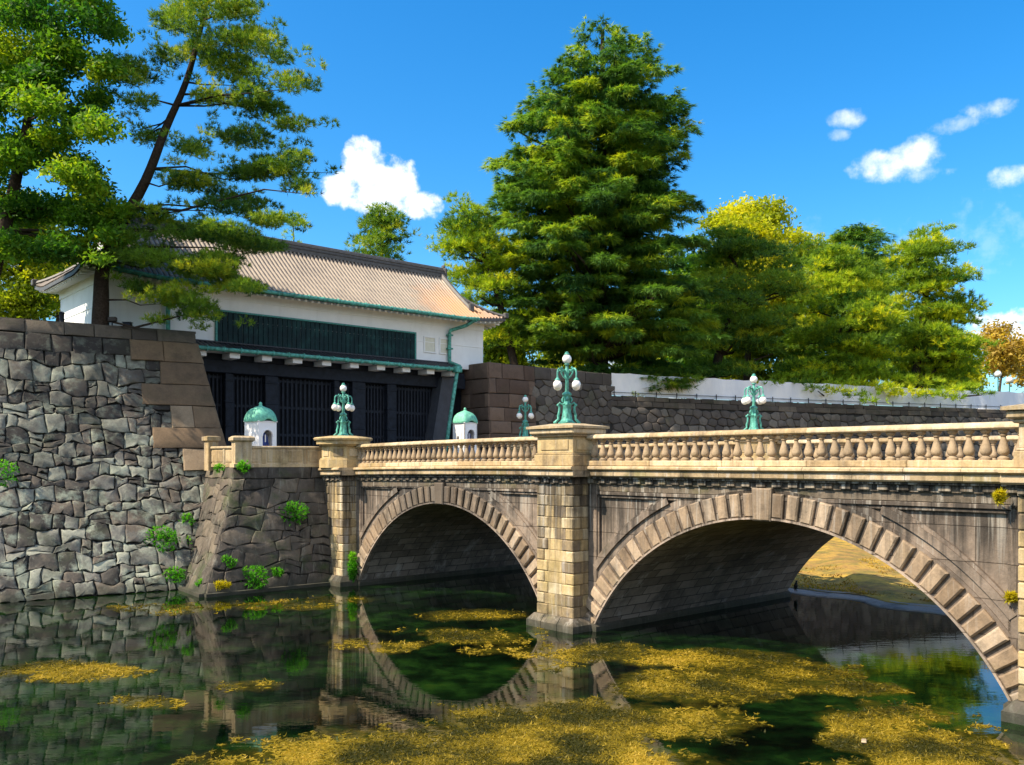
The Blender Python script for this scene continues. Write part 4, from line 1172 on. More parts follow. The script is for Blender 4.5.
# ------------------------------------------------------------------ lamps on the pedestals
def local(mb, name, mat, root, **k):
    o = mb.build(name, mat, None, **k); o.parent = root; return o
def make_lamp(loc, label):
    root = thing('bridge_lamp', loc, label, 'lamp', 'bronze lamps on the bridge pedestals')
    ang = math.atan2(UY, UX); ca, sa = math.cos(ang), math.sin(ang)
    rot = lambda x, y, z: (x * ca - y * sa, x * sa + y * ca, z)
    b = MB(rot)
    b.lathe((0, 0, 0), [(.30, 0), (.30, .05), (.24, .08), (.19, .16), (.15, .40), (.14, .62), (.19, .68), (.11, .72), (.10, .90), (.14, .95), (.17, 1.0), (.14, 1.05), (.065, 1.10), (.055, 1.55), (.085, 1.60), (.075, 1.70), (.10, 1.80), (.06, 1.88), (.05, 2.0), (.10, 2.02), (.08, 2.05)], 12, .5)
    for k in range(4):
        a = k * math.pi / 2 + math.pi / 4; c, s = math.cos(a), math.sin(a)
        pts = [(.40, .03), (.36, .10), (.29, .16), (.30, .28), (.26, .42), (.25, .56), (.29, .66), (.24, .72), (.17, .66)]
        b.tube([(r * c, r * s, z) for r, z in pts], [.055, .05, .045, .05, .045, .045, .045, .04, .03], 6, .6)
        b.sphere((.41 * c, .41 * s, .04), .06, 8, 1, .3); b.sphere((.30 * c, .30 * s, .64), .055, 8, 1, .3)
        b.tube([(.12 * c, .12 * s, .92), (.16 * c, .16 * s, .82), (.14 * c, .14 * s, .74)], [.03, .045, .03], 6, .4)
    local(b, 'lamp_post', M['patina'], root, smooth=45)
    for k in range(4):
        a = k * math.pi / 2; c, s = math.cos(a), math.sin(a); am = MB(rot)
        P2 = lambda r, z: (r * c, r * s, z)
        am.tube([P2(.06, 1.72), P2(.14, 1.83), P2(.22, 1.80), P2(.30, 1.86), P2(.38, 1.86), P2(.43, 1.80), P2(.45, 1.70), P2(.45, 1.52)], [.04, .04, .035, .04, .035, .03, .028, .03], 6, .5)
        am.tube([P2(.08, 1.55), P2(.20, 1.64), P2(.30, 1.78)], [.022, .02, .018], 5, .5)
        am.sphere(P2(.24, 1.90), .045, 6, 1, .5)
        am.lathe(P2(.45, 1.46), [(.10, 0), (.09, .03), (.05, .07), (.03, .1)], 10, .5)
        ar = local(am, 'lamp_arm', M['patina'], root, smooth=45)
        g = MB(rot); g.sphere(P2(.45, 1.315), .15, 16, 1.05, .5); local(g, 'globe', M['globe'], ar, smooth=60)
    g = MB(); g.sphere((0, 0, 2.21), .16, 16, 1.0, .5); tg = local(g, 'globe', M['globe'], root, smooth=60)
    f = MB(); f.lathe((0, 0, 2.36), [(.10, 0), (.085, .03), (.06, .05), (.065, .08), (.02, .10)], 10, .5); local(f, 'finial', M['patina'], root, smooth=45)
    return root
L0 = make_lamp((B(-.02, .62, 0)[0], B(-.02, .62, 0)[1], 6.90), 'green bronze lamp with white globes on the centre front pedestal of the bridge')
def lamp_at(s, t, dz, label):
    x, y, _ = B(s, t, 0); return copy_thing(L0, (x, y, 6.90 + dz), label)
lamp_at(-14.55, .55, -.11, 'green bronze lamp with white globes on the rounded pedestal before the dark doors')
lamp_at(-14.55, 11.9, -.10, 'green bronze lamp on the far side of the bridge before the brown stone corner')
lamp_at(-.15, 11.95, 0, 'green bronze lamp on the far side of the bridge before the pale sheet fence')

# ------------------------------------------------------------------ sentry boxes with a guard inside
def make_sentry(loc, label, rz):
    root = thing('sentry_box', loc, label, 'sentry box', 'sentry boxes before the gate', rz)
    # local: x to the right of the doorway, -y out of the doorway
    b = MB(); w = .54; H = 2.05
    b.box(-w, w, w - .06, w, 0, H, .01); b.box(-w, -w + .06, -w, w - .06, 0, H, .01); b.box(w - .06, w, -w, w - .06, 0, H, .01)
    # front with an arched opening
    n = 14; oz, orr = 1.35, .30
    for sx in (-1, 1):
        vs_ = []
        for yy in (-w, -w + .07):
            pts = [(sx * orr, 0)] + [(sx * orr * math.cos(math.pi / 2 * i / n), oz + orr * math.sin(math.pi / 2 * i / n)) for i in range(n + 1)]
            for (x, z) in pts: vs_ += [(x, yy, z)]
            vs_ += [(0, yy, H), (sx * w, yy, H), (sx * w, yy, 0)]
        m = n + 5
        b.add(vs_, [tuple(range(m)), tuple(m + i for i in range(m))[::-1]] + [(i, (i + 1) % m, m + (i + 1) % m, m + i) for i in range(m)], .5)
    b.box(-w - .03, w + .03, -w - .03, w + .03, 0, .16, .02); b.box(-w - .04, w + .04, -w - .04, w + .04, H, H + .05, .015)
    b.box(-w - .045, -w + .0, -.28, .28, .5, 1.55, .03); b.box(w - .0, w + .045, -.28, .28, .5, 1.55, .03)
    for k in range(n):
        a0 = math.pi * k / n; a1 = math.pi * (k + 1) / n
        P2 = lambda a, r: (r * math.cos(a), oz + r * math.sin(a))
        q = [P2(a0, .31), P2(a1, .31), P2(a1, .38), P2(a0, .38)]
        b.hexa([(x, -w - .035, z) for x, z in q] + [(x, -w + .01, z) for x, z in q], .6)
    body = local(b, 'cabin', M['white'], root)
    wm = MB(); wm.box(-w - .06, -w - .04, -.07, .07, .95, 1.25, .008); wm.box(w + .04, w + .06, -.07, .07, .95, 1.25, .008); local(wm, 'window', M['iron'], body)
    r = MB(); nk = 32; rows = [(1.12, -.05), (1.16, .02), (1.14, .10), (1.06, .27), (.92, .44), (.70, .58), (.42, .68), (.20, .73), (.12, .78), (.14, .85), (.09, .91), (.01, .94)]
    vs_ = []
    for (s, z) in rows:
        for k in range(nk):
            a = 2 * math.pi * k / nk; c, sn = math.cos(a), math.sin(a); p = 5 if s > .6 else 2.6
            q = (abs(c) ** p + abs(sn) ** p) ** (-1 / p); x, y = s * .56 * q * c, s * .56 * q * sn
            up = 0
            if s > 1.0 and (abs(x) < .40 and y < -.4): up = .16 * (1 + math.cos(math.pi * x / .40)) / 2
            vs_.append((x, y, H + .06 + z + up))
    r.add(vs_, [(j * nk + k, j * nk + (k + 1) % nk, (j + 1) * nk + (k + 1) % nk, (j + 1) * nk + k) for j in range(len(rows) - 1) for k in range(nk)] + [tuple(range(nk))[::-1]], .5)
    local(r, 'roof', M['patina_lite'], root, smooth=40)
    return root
M['patina_lite'] = plain_mat('pale_green_patina', (.16, .50, .36), .65, .05, var=.35, scale=7, bumpy=.2)
s1 = PX(260.5, 462, 44); s1.z = 5.5
s2 = PX(465, 462, 56); s2.z = 5.95
ROT1 = R(-36) + math.pi / 2
SB1 = make_sentry(s1, 'white sentry box with green dome standing left, just behind the panelled parapet', ROT1)
SB2 = copy_thing(SB1, s2, 'white sentry box with green dome standing before the brown stone corner, beside the drainpipe', rz=ROT1 - R(8))
pl = MB(); pl.box(s2.x - 1.2, s2.x + 1.2, s2.y - 1.2, s2.y + 1.2, 5.45, 5.95, .05); tag(pl.build('plinth', M['asphalt']), 'low stone plinth under the far sentry box', 'plinth')

def make_person(loc, rz, label, coat):
    root = thing('person', loc, label, 'person', 'guards inside the sentry boxes', rz)
    verts = [(0, 0, .95, .15), (0, 0, 1.15, .145), (0, -.01, 1.36, .165), (0, 0, 1.47, .07), (0, -.01, 1.54, .06),
             (.17, 0, 1.40, .075), (.22, .01, 1.12, .055), (.21, -.10, .90, .045), (.205, -.14, .82, .04),
             (-.17, 0, 1.40, .075), (-.22, .01, 1.12, .055), (-.21, -.10, .90, .045), (-.205, -.14, .82, .04),
             (.09, 0, .86, .095), (.10, -.01, .48, .07), (.10, .01, .10, .055), (.11, -.14, .05, .045),
             (-.09, 0, .86, .095), (-.10, -.01, .48, .07), (-.10, .01, .10, .055), (-.11, -.14, .05, .045)]
    edges = [(0, 1), (1, 2), (2, 3), (3, 4), (2, 5), (5, 6), (6, 7), (7, 8), (2, 9), (9, 10), (10, 11), (11, 12), (0, 13), (13, 14), (14, 15), (15, 16), (0, 17), (17, 18), (18, 19), (19, 20)]
    me = bpy.data.meshes.new('body'); me.from_pydata([v[:3] for v in verts], edges, []); o = bpy.data.objects.new('body', me); C.objects.link(o); o.parent = root
    sk = o.modifiers.new('skin', 'SKIN'); sk.use_smooth_shade = True
    for i, v in enumerate(verts):
        me.skin_vertices[0].data[i].radius = (v[3], v[3] * .85); me.skin_vertices[0].data[i].use_root = i == 0
    ss = o.modifiers.new('sub', 'SUBSURF'); ss.levels = 1; ss.render_levels = 1
    me.materials.append(coat)
    h = MB(); h.sphere((0, -.01, 1.64), .098, 14, 1.22, .5); h.box(-.018, .018, -.125, -.09, 1.60, 1.655, .008); h.sphere((.035, -.1, 1.66), .014, 6); h.sphere((-.035, -.1, 1.66), .014, 6)
    local(h, 'head', M['skin'], root, smooth=60)
    c = MB(); c.lathe((0, -.01, 1.70), [(.105, 0), (.112, .03), (.125, .08), (.11, .11), (.02, .12)], 14, .5); c.box(-.08, .08, -.19, -.09, 1.70, 1.715, .005); local(c, 'cap', coat, root, smooth=40)
    st = MB(); st.box(-.03, .03, -.165, -.12, 1.05, 1.42, .01); local(st, 'sash', M['white'], root)
    for sx in (-1, 1):
        hd = MB(); hd.box(sx * .205 - .03, sx * .205 + .03, -.20, -.12, .76, .84, .015)
        for q in range(4): hd.tube([(sx * .205 + (q - 1.5) * .018, -.17, .78), (sx * .205 + (q - 1.5) * .019, -.185, .73), (sx * .205 + (q - 1.5) * .018, -.175, .69 + .01 * abs(q - 1))], [.010, .009, .007], 5)
        hd.tube([(sx * .17, -.15, .81), (sx * .155, -.18, .77), (sx * .16, -.19, .74)], [.011, .010, .008], 5)
        local(hd, 'glove', M['white'], root, smooth=60)
    return root
fwd = lambda a: Vector((math.cos(a - math.pi / 2), math.sin(a - math.pi / 2), 0))
p1 = s1 + fwd(ROT1) * .22; p2 = s2 + fwd(ROT1 - R(8)) * .22
make_person((p1.x, p1.y, s1.z + .02), ROT1, 'person in blue uniform standing inside the left sentry box', M['navy'])
make_person((p2.x, p2.y, s2.z + .02), ROT1 - R(8), 'person in blue uniform standing inside the far sentry box', M['navy'])

# ------------------------------------------------------------------ fence on the right rampart
def make_fence():
    p = RB(14, H3)
    root = thing('sheet_fence', (p[0], p[1], H3), 'long pale blue white sheet fence on top of the low dark wall', 'fence')
    s = MB(); n = 150
    vs_ = []
    rr = random.Random(3)
    for i in range(n + 1):
        x = .3 + 62 * i / n; q = RB(x, H3, -.35)
        wob = .05 * math.sin(x * 2.6) + .04 * math.sin(x * 7.1)
        h = 1.78 - .06 * abs(math.sin(x * 1.55)) + .03 * math.sin(x * .9)
        for (z, o) in ((.06, 0), (h * .5, wob * 1.4), (h, wob)):
            vs_.append((q[0] + bn.x * o, q[1] + bn.y * o, H3 + z))
        for (z, o) in ((h, wob - .03), (h * .5, wob * 1.4 - .03), (.06, -.03)):
            vs_.append((q[0] + bn.x * o, q[1] + bn.y * o, H3 + z))
    s.add(vs_, [(i * 6 + k, i * 6 + 6 + k, i * 6 + 7 + k, i * 6 + 1 + k) for i in range(n) for k in range(5)], .5)
    s.build('sheet', M['sheet'], root, smooth=60)
    for k in range(32):
        x = .5 + k * 1.95; q = RB(x, H3, -.22); m = MB(); m.box(q[0] - .03, q[0] + .03, q[1] - .03, q[1] + .03, H3 - .05, H3 + .45, .01); m.build('post', M['iron'], root)
    r = MB(); r.tube([RB(.4 + i * 2, H3 + .30, -.2) for i in range(31)], .02, 5); r.build('rail', M['iron'], root)
make_fence()

# ------------------------------------------------------------------ foliage
def tri_mesh(name, verts, tint, mat, parent):
    n = len(verts) // 3
    me = bpy.data.meshes.new(name)
    me.vertices.add(3 * n); me.vertices.foreach_set('co', np.ascontiguousarray(verts, dtype=np.float32).ravel())
    me.loops.add(3 * n); me.loops.foreach_set('vertex_index', np.arange(3 * n, dtype=np.int32))
    me.polygons.add(n); me.polygons.foreach_set('loop_start', np.arange(0, 3 * n, 3, dtype=np.int32))
    at = me.attributes.new('tint', 'FLOAT', 'POINT'); at.data.foreach_set('value', np.repeat(tint, 3).astype(np.float32))
    me.update(calc_edges=True); me.materials.append(mat)
    o = bpy.data.objects.new(name, me); C.objects.link(o)
    if parent: o.parent = parent
    return o
def nrm(a): return a / np.maximum(np.linalg.norm(a, axis=1, keepdims=True), 1e-6)
def blades(pos, axis, k, length, width, spread, tint, flat=0.0):
    """k pointed leaves at each position, fanned about its axis"""
    n = len(pos)
    p = np.repeat(pos, k, 0); a = np.repeat(axis, k, 0); t = np.repeat(tint, k)
    r = RNG.normal(size=(n * k, 3)) * spread
    if flat: r[:, 2] *= (1 - flat)
    d = nrm(a + r); L = length * RNG.uniform(.6, 1.25, (n * k, 1)); side = nrm(np.cross(d, RNG.normal(size=(n * k, 3)) * (1 if not flat else .35) + (np.array([0, 0, 1.0]) if flat else 0)))
    w = width * RNG.uniform(.7, 1.3, (n * k, 1))
    v = np.empty((n * k, 3, 3)); b = p + d * L * .15
    v[:, 0] = b - side * w * .5; v[:, 1] = b + side * w * .5; v[:, 2] = p + d * L
    return v.reshape(-1, 3), np.clip(t + RNG.normal(size=n * k) * .07, 0, 1)
def flakes(pos, k, size, spread, tint):
    """small broad leaves (two triangles each) strewn round each position"""
    n = len(pos) * k
    p = np.repeat(pos, k, 0) + RNG.normal(size=(n, 3)) * spread * np.array([1, 1, .75]); t = np.repeat(tint, k)
    nm = nrm(RNG.normal(size=(n, 3)) + np.array([0, 0, .9])); u = nrm(np.cross(nm, RNG.normal(size=(n, 3)))); w = np.cross(nm, u)
    s = size * RNG.uniform(.6, 1.3, (n, 1))
    v = np.empty((n, 6, 3)); v[:, 0] = p - u * s; v[:, 1] = p - w * s * .45; v[:, 2] = p + u * s; v[:, 3] = p + u * s; v[:, 4] = p + w * s * .45; v[:, 5] = p - u * s
    return v.reshape(-1, 3), np.repeat(np.clip(t + RNG.normal(size=n) * .08, 0, 1), 2)

def fill_pads(pads, style, per_m2, size, droop=0.0):
    """pads: (centre, radius across, radius up, outward direction)"""
    V_, T_ = [], []
    for (c, r, h, out) in pads:
        n = max(6, int(per_m2 * r * r * RNG.uniform(.75, 1.25)))
        th = RNG.uniform(0, 2 * math.pi, n); rr = np.sqrt(RNG.uniform(0, 1, n)); 
        q = np.stack([np.cos(th) * rr * r, np.sin(th) * rr * r, np.zeros(n)], 1)
        bump_ = 1 + .25 * np.sin(th * 3 + RNG.uniform(0, 6))
        q[:, :2] *= bump_[:, None]
        top = np.sqrt(np.maximum(0, 1 - rr ** 2))
        q[:, 2] = h * (RNG.uniform(-.45, 1, n) * top)
        pos = np.array(c)[None] + q
        tint = np.full(n, RNG.uniform(.15, .85)) + RNG.normal(size=n) * .08
        rad = nrm(np.stack([q[:, 0], q[:, 1], np.zeros(n)], 1) + 1e-4)
        if style == 'pine':
            ax = nrm(rad * .75 + np.array([0, 0, .75]) + RNG.normal(size=(n, 3)) * .25)
            v, t = blades(pos, ax, 13, size, size * .12, .55, tint)
        elif style == 'cedar':
            o_ = np.array([out[0], out[1], 0.0])
            ax = nrm(rad * .6 + o_[None] * .8 + np.array([0, 0, -droop]) + RNG.normal(size=(n, 3)) * .2)
            pos[:, 2] -= droop * .35 * np.maximum(0, (q @ o_))
            v, t = blades(pos, ax, 14, size, size * .11, .42, tint, .45)
        else:
            v, t = flakes(pos, 7, size, size * 1.6, tint)
        V_.append(v); T_.append(t)
    return np.concatenate(V_), np.concatenate(T_)

def tree(name, base, trunk_pts, trunk_r, pads, style, mat, bark, label, group=None, per=26, size=.32, limbs=24, droop=.25, limb_r=.10, cat='tree', rise=.25):
    root = thing(name, base, label, cat, group)
    bv = Vector(base)
    tr = MB(); pts = [Vector(p) - bv for p in trunk_pts]
    # smooth the trunk line
    sm = []
    for i in range(len(pts) - 1):
        p0, p1_, p2_, p3 = pts[max(i - 1, 0)], pts[i], pts[i + 1], pts[min(i + 2, len(pts) - 1)]
        for k in range(4):
            s = k / 4
            sm.append(.5 * ((2 * p1_) + (p2_ - p0) * s + (2 * p0 - 5 * p1_ + 4 * p2_ - p3) * s * s + (3 * p1_ - p0 - 3 * p2_ + p3) * s ** 3))
    sm.append(pts[-1]); n = len(sm)
    rad = [trunk_r * (1 - .86 * (i / (n - 1)) ** .9) * (1.25 if i == 0 else 1) for i in range(n)]
    tr.tube(sm, rad, 10, .5)
    idx = list(range(len(pads))); random.shuffle(idx)
    for i in idx[:limbs]:
        c = Vector(pads[i][0]) - bv
        # leave the trunk a little below the pad
        tz = [(abs(p.z - (c.z - rise * (Vector((c.x, c.y, 0)) - Vector((p.x, p.y, 0))).length)), j) for j, p in enumerate(sm)]
        j = min(tz)[1]; s = sm[j]; d = c - s
        w_ = .07 * d.length; m1 = s + d * .35 + Vector((random.uniform(-w_, w_), random.uniform(-w_, w_), random.uniform(-.10, .06) * d.length)); m2 = s + d * .7 + Vector((random.uniform(-w_, w_), random.uniform(-w_, w_), random.uniform(-.06, .08) * d.length))
        r0 = min(rad[j] * .55, limb_r * (1 + d.length * .08))
        tr.tube([s, m1, m2, c + Vector((0, 0, -.1))], [r0, r0 * .7, r0 * .45, r0 * .15], 6, .5)
    local(tr, 'trunk', bark, root, smooth=60)
    v, t = fill_pads([(tuple(Vector(c) - bv), r, h, o) for (c, r, h, o) in pads], style, per, size, droop)
    tri_mesh('crown', v, t, mat, root)
    return root
def crown_pads(axis_xy, profile, n, pr, flat=.4, seed=1, shell=.55, depth=1.0, lean=(0, 0)):
    """profile: (z, half width, sideways offset) rows; pads fill the solid of revolution, mostly near its skin"""
    rg = random.Random(seed); zs = [p[0] for p in profile]; rs = [p[1] for p in profile]; os_ = [p[2] for p in profile]
    tot = sum((rs[i] + rs[i + 1]) * (zs[i + 1] - zs[i]) for i in range(len(zs) - 1)); pads = []
    while len(pads) < n:
        z = rg.uniform(zs[0], zs[-1]); r = float(np.interp(z, zs, rs)); o = float(np.interp(z, zs, os_))
        if rg.random() > (r / max(rs)) ** 1.0: continue
        a = rg.uniform(0, 2 * math.pi); k = rg.uniform(shell, 1) if rg.random() < .8 else rg.uniform(.1, shell)
        p_r = pr * rg.uniform(.6, 1.3) * min(1, .35 + r / max(rs)); R_ = max(0, r - p_r * .7) * k
        d = (math.cos(a), math.sin(a))
        pads.append(((axis_xy[0] + o + d[0] * R_, axis_xy[1] + d[1] * R_ * depth, z), p_r, p_r * flat, d))
    return pads
def prof_px(rows, d):
    """crown outline: (height row, left, right) as seen at distance d -> (z, half width, offset from the first axis)"""
    cx = (rows[-1][1] + rows[-1][2]) / 2
    out = []
    for (y, l, r) in rows: out.append((EYE - (y - HZ) / F * d, (r - l) / 2 / F * d, ((l + r) / 2 - cx) / F * d))
    out.sort(); return out, (cx - 512) / F * d

M['cedar'] = leaf_mat('cedar_leaf', (.02, .10, .052), (.16, .31, .05), (.52, .57, .035), .33)
M['pine'] = leaf_mat('pine_needle', (.028, .11, .03), (.18, .31, .03), (.50, .50, .03), .33)
M['pine_y'] = leaf_mat('yellow_pine_needle', (.035, .14, .028), (.30, .43, .024), (.72, .68, .024), .36)
M['broad'] = leaf_mat('broad_leaf', (.025, .12, .02), (.13, .27, .022), (.36, .42, .02), .5)
M['gold'] = leaf_mat('golden_leaf', (.20, .27, .015), (.46, .48, .02), (.66, .58, .025), .5)
M['autumn'] = leaf_mat('autumn_leaf', (.26, .17, .04), (.52, .36, .06), (.62, .48, .08), .45)
M['bush'] = leaf_mat('bush_leaf', (.12, .19, .012), (.32, .38, .018), (.5, .46, .02), .5)

def cedar_giant():
    d = 74.0; bx = PX(600, 398, d); base = (bx.x, d, H3 - .1)
    rows = [(18, 601, 604), (40, 580, 624), (70, 560, 652), (92, 545, 672), (112, 532, 682), (140, 512, 676), (175, 496, 680), (205, 486, 678), (240, 476, 682), (275, 480, 690), (310, 500, 712), (340, 530, 708), (368, 570, 700)]
    pr, ax = prof_px(rows, d); ax = bx.x
    # offsets are measured from the trunk
    cx0 = (rows[-1][1] + rows[-1][2]) / 2; sh = (cx0 - 600) / F * d
    pr = [(z, r, o + sh) for z, r, o in pr]
    rg = random.Random(5); pads = []
    z = pr[0][0]; zt = pr[-1][0]
    zs = [p[0] for p in pr]; rs = [p[1] for p in pr]; os_ = [p[2] for p in pr]
    while z < zt - .3:
        r = float(np.interp(z, zs, rs)); o = float(np.interp(z, zs, os_)); nb = max(3, int(4 + r * .85)); a0 = rg.uniform(0, 6)
        for k in range(nb):
            a = a0 + 2 * math.pi * k / nb + rg.uniform(-.35, .35); L = r * rg.uniform(.70, 1.14); dd = (math.cos(a), math.sin(a))
            steps = max(1, int(L / 1.25))
            for s in range(steps):
                f = (s + 1) / steps
                if f < .35 and rg.random() < .6: continue
                rad = (.45 + .75 * f * (1.25 - f) * 2) * rg.uniform(.7, 1.15) * min(1.25, .45 + r * .11)
                sag = -.10 * L * f * f + .12 * L * f * (z - zs[0]) / (zt - zs[0])
                pads.append(((ax + o * f + dd[0] * L * f, d + dd[1] * L * f * .95, z + sag + rg.uniform(-.25, .25)), rad, rad * .26, dd))
        z += max(.62, 1.12 * (1 - .5 * (z - zs[0]) / (zt - zs[0]))) * rg.uniform(.75, 1.25)
    for k in range(46):
        zz = zt - 2.2 - 11 * rg.random() ** 1.1; rr = float(np.interp(zz, zs, rs)); a = rg.uniform(0, 6.28); oo = float(np.interp(zz, zs, os_))
        for s in (0, .45, .9): pads.append(((ax + oo + math.cos(a) * (rr + s * .5), d + math.sin(a) * (rr + s * .5), zz + s), .38 - .13 * s, .5, (math.cos(a), math.sin(a))))
    # low bough over the fence
    for (px, py, dd_) in ((625, 366, -2.2), (645, 372, -2.8), (668, 380, -3.2), (640, 384, -3.3), (612, 372, -2.4), (655, 388, -3.6), (680, 386, -3.4), (628, 388, -3.4), (650, 378, -3.6), (665, 384, -3.8), (638, 376, -3.4), (690, 378, -3.6), (632, 394, -3.7)):
        q = PX(px, py, d + dd_); pads.append(((q.x, q.y, q.z), 1.0, .3, (.6, -.6)))
    tp = [(bx.x, d, H3 - .3), (bx.x - .1, d, 16), (bx.x, d, 24), (bx.x + .2, d, 33), (bx.x + .2, d, 41.2)]
    t = tree('cedar_tree', base, tp, .95, pads, 'cedar', M['cedar'], M['bark'], 'giant broad cedar, the tallest tree, rising beside the gatehouse roof', 'trees on the ramparts', 44, .62, 90, .3, .16)
    # big forking limbs low on the trunk, bare between the boughs
    lm = MB(); bv = Vector(base)
    for tgt in ((-5.5, -1.5, 19.5), (5.0, -2, 20), (3.4, -2.6, 16.5), (-3, -2.4, 18), (6, 1.5, 18)):
        s = Vector((0, 0, 2.6 + random.uniform(0, 2.2))); e = Vector((tgt[0], tgt[1], tgt[2] - base[2])); mid = (s + e) / 2 + Vector((0, 0, -1.0))
        lm.tube([s, s.lerp(mid, .5) + Vector((0, 0, -.2)), mid, e], [.42, .34, .27, .08], 8, .5)
    local(lm, 'limb', M['bark'], t, smooth=60)
cedar_giant()

def px_pads(lst, d, dj, flat=.38, seed=2, k=1.0, extra=1):
    rg = random.Random(seed); pads = []
    for (px, py, rx, ry) in lst:
        for e in range(extra):
            dd = d + rg.uniform(-dj, dj); q = PX(px + (rg.uniform(-rx, rx) * .45 if e else 0), py + (rg.uniform(-ry, ry) * .5 if e else 0), dd); r = rx / F * dd * k * (.62 if extra > 1 else 1)
            pads.append(((q.x, q.y, q.z), r, max(ry / F * dd * k, r * flat * .6), (rg.uniform(-1, 1), rg.uniform(-1, 1))))
    return pads

# the leaning pine on the left rampart
def leaning_pine():
    d = 44.2
    pts = [PX(100, 334, d), PX(101, 300, d), PX(103, 268, d), PX(118, 230, d - .2), PX(145, 182, d - .3), PX(166, 128, d), PX(186, 82, d), PX(203, 20, d + .2), PX(212, -24, d + .3)]
    lst = [(215, 8, 42, 12), (172, 22, 30, 12), (258, 42, 36, 11), (240, 12, 22, 9), (292, 82, 22, 10), (236, 72, 36, 11), (268, 108, 30, 9), (130, 72, 30, 10), (200, 50, 26, 10), (140, 105, 18, 8),
           (152, 140, 20, 9), (216, 100, 24, 9), (300, 158, 22, 7), (268, 172, 38, 7), (244, 140, 34, 8), (288, 128, 20, 7), (190, 150, 22, 8), (192, 186, 36, 9), (232, 206, 40, 8), (272, 222, 26, 7),
           (296, 186, 18, 6), (210, 236, 42, 9), (150, 218, 26, 10), (255, 246, 30, 7), (148, 258, 36, 11), (200, 274, 40, 9), (236, 286, 28, 7), (166, 298, 24, 9), (206, 308, 16, 10), (128, 240, 24, 10), (224, 262, 26, 8),
           (112, 70, 20, 8), (240, 176, 24, 7), (170, 60, 22, 9), (180, 236, 24, 9), (226, 40, 24, 9), (250, 92, 22, 8), (280, 60, 16, 7), (190, 318, 12, 9), (140, 290, 18, 8), (214, 318, 10, 7), (186, 304, 20, 9)]
    pads = px_pads(lst, d, 2.2, seed=4, extra=4, k=1.1, flat=.5) + [((c_[0] + random.uniform(-1.6, 1.6), c_[1] + random.uniform(-1.2, 1.2), c_[2] + random.uniform(-.7, .7)), .42, .3, o_) for (c_, r_, h_, o_) in px_pads(lst, d, 2.2, seed=14, extra=4)]
    tree('pine_tree', tuple(PX(100, 334, d)), pts, .43, pads, 'pine', M['pine'], M['bark'], 'tall leaning pine on the left rampart with bare curved trunk before the white wall', 'trees on the ramparts', 95, .28, 30, .2, .045, rise=-.02)
leaning_pine()

def left_broadleaf():
    d = 42.3; b = PX(-18, 340, d)
    lst = [(30, 18, 46, 24), (82, 14, 36, 20), (8, 66, 40, 22), (66, 56, 36, 20), (98, 100, 20, 12), (40, 106, 40, 20), (84, 128, 30, 16), (18, 158, 42, 20), (70, 176, 34, 16), (26, 212, 40, 18), (84, 214, 38, 16),
           (58, 250, 36, 14), (108, 236, 22, 12), (6, 252, 34, 18), (100, 74, 22, 13), (110, 30, 18, 11), (-30, 40, 46, 26), (-40, 110, 46, 26), (-30, 180, 40, 22), (60, -20, 50, 22), (0, -30, 50, 24), (96, 190, 24, 12), (50, 140, 26, 12), (122, 214, 18, 10), (96, 258, 16, 9), (36, 78, 30, 14)]
    pads = px_pads(lst, d, 3.0, seed=8, extra=4)
    pts = [tuple(b), tuple(PX(-12, 290, d)), tuple(PX(4, 230, d)), tuple(PX(20, 160, d)), tuple(PX(34, 80, d)), tuple(PX(40, 0, d))]
    tree('broadleaf_tree', tuple(b), pts, .5, pads, 'leaf', M['broad'], M['bark'], 'bright green broadleaf tree filling the top left corner', 'trees on the ramparts', 120, .13, 22, .2, .07, rise=.05)
left_broadleaf()

def simple_tree(name, px, d, zb, rows, n, pr, style, mat, label, per, size, seed, flat=.4, tr=.3, shell=.5, top=None, bark='bark', droop=.2, low=()):
    p, ax = prof_px(rows, d); b = PX(px, 0, d); base = (b.x, d, zb)
    pads = crown_pads((ax, d), p, n, pr, flat, seed, shell, .9)
    for (qx, qy, qd, qr) in low:
        q = PX(qx, qy, qd); pads.append(((q.x, q.y, q.z), qr, qr * .3, (.3, -.9)))
    zt = p[-1][0]
    tp = [(b.x, d, zb - .2), (b.x + (ax + p[len(p) // 2][2] - b.x) * .5, d, zb + (zt - zb) * .4), (ax + p[len(p) // 2][2], d, zb + (zt - zb) * .7), (ax + p[-1][2], d, zt - .6)]
    return tree(name, base, tp, tr, pads, style, mat, M[bark], label, 'trees on the ramparts', per, size, min(n, 30), droop, tr * .3)
T = simple_tree
T('pine_tree', 518, 71.5, H2, [(195, 448, 470), (215, 440, 490), (240, 428, 520), (270, 430, 535), (300, 445, 540), (330, 470, 545), (352, 490, 540)], 75, 1.5, 'pine', M['pine_y'], 'yellow green pine crowding the left flank of the giant cedar beside the roof', 20, .5, 21, .45, .38)
T('pine_tree', 381, 86, H2, [(203, 378, 386), (215, 362, 402), (232, 347, 418), (250, 345, 420), (268, 352, 410)], 34, 1.5, 'pine', M['pine'], 'small bushy pine top showing behind the middle of the tiled roof', 18, .55, 22, .5, .3)
T('pine_tree', 294, 86, H2, [(212, 290, 296), (226, 283, 306), (240, 280, 308), (258, 284, 304)], 12, 1.1, 'pine', M['pine_y'], 'slender pine tip showing behind the tiled roof next to the leaning pine', 18, .5, 23, .5, .2)
T('broadleaf_tree', 745, 96, H3, [(206, 715, 770), (218, 700, 796), (240, 692, 814), (270, 694, 818), (300, 700, 812), (330, 708, 804)], 130, 2.0, 'leaf', M['gold'], 'golden leaved tree rising behind the dark pine right of the cedar', 15, .24, 24, .6, .45)
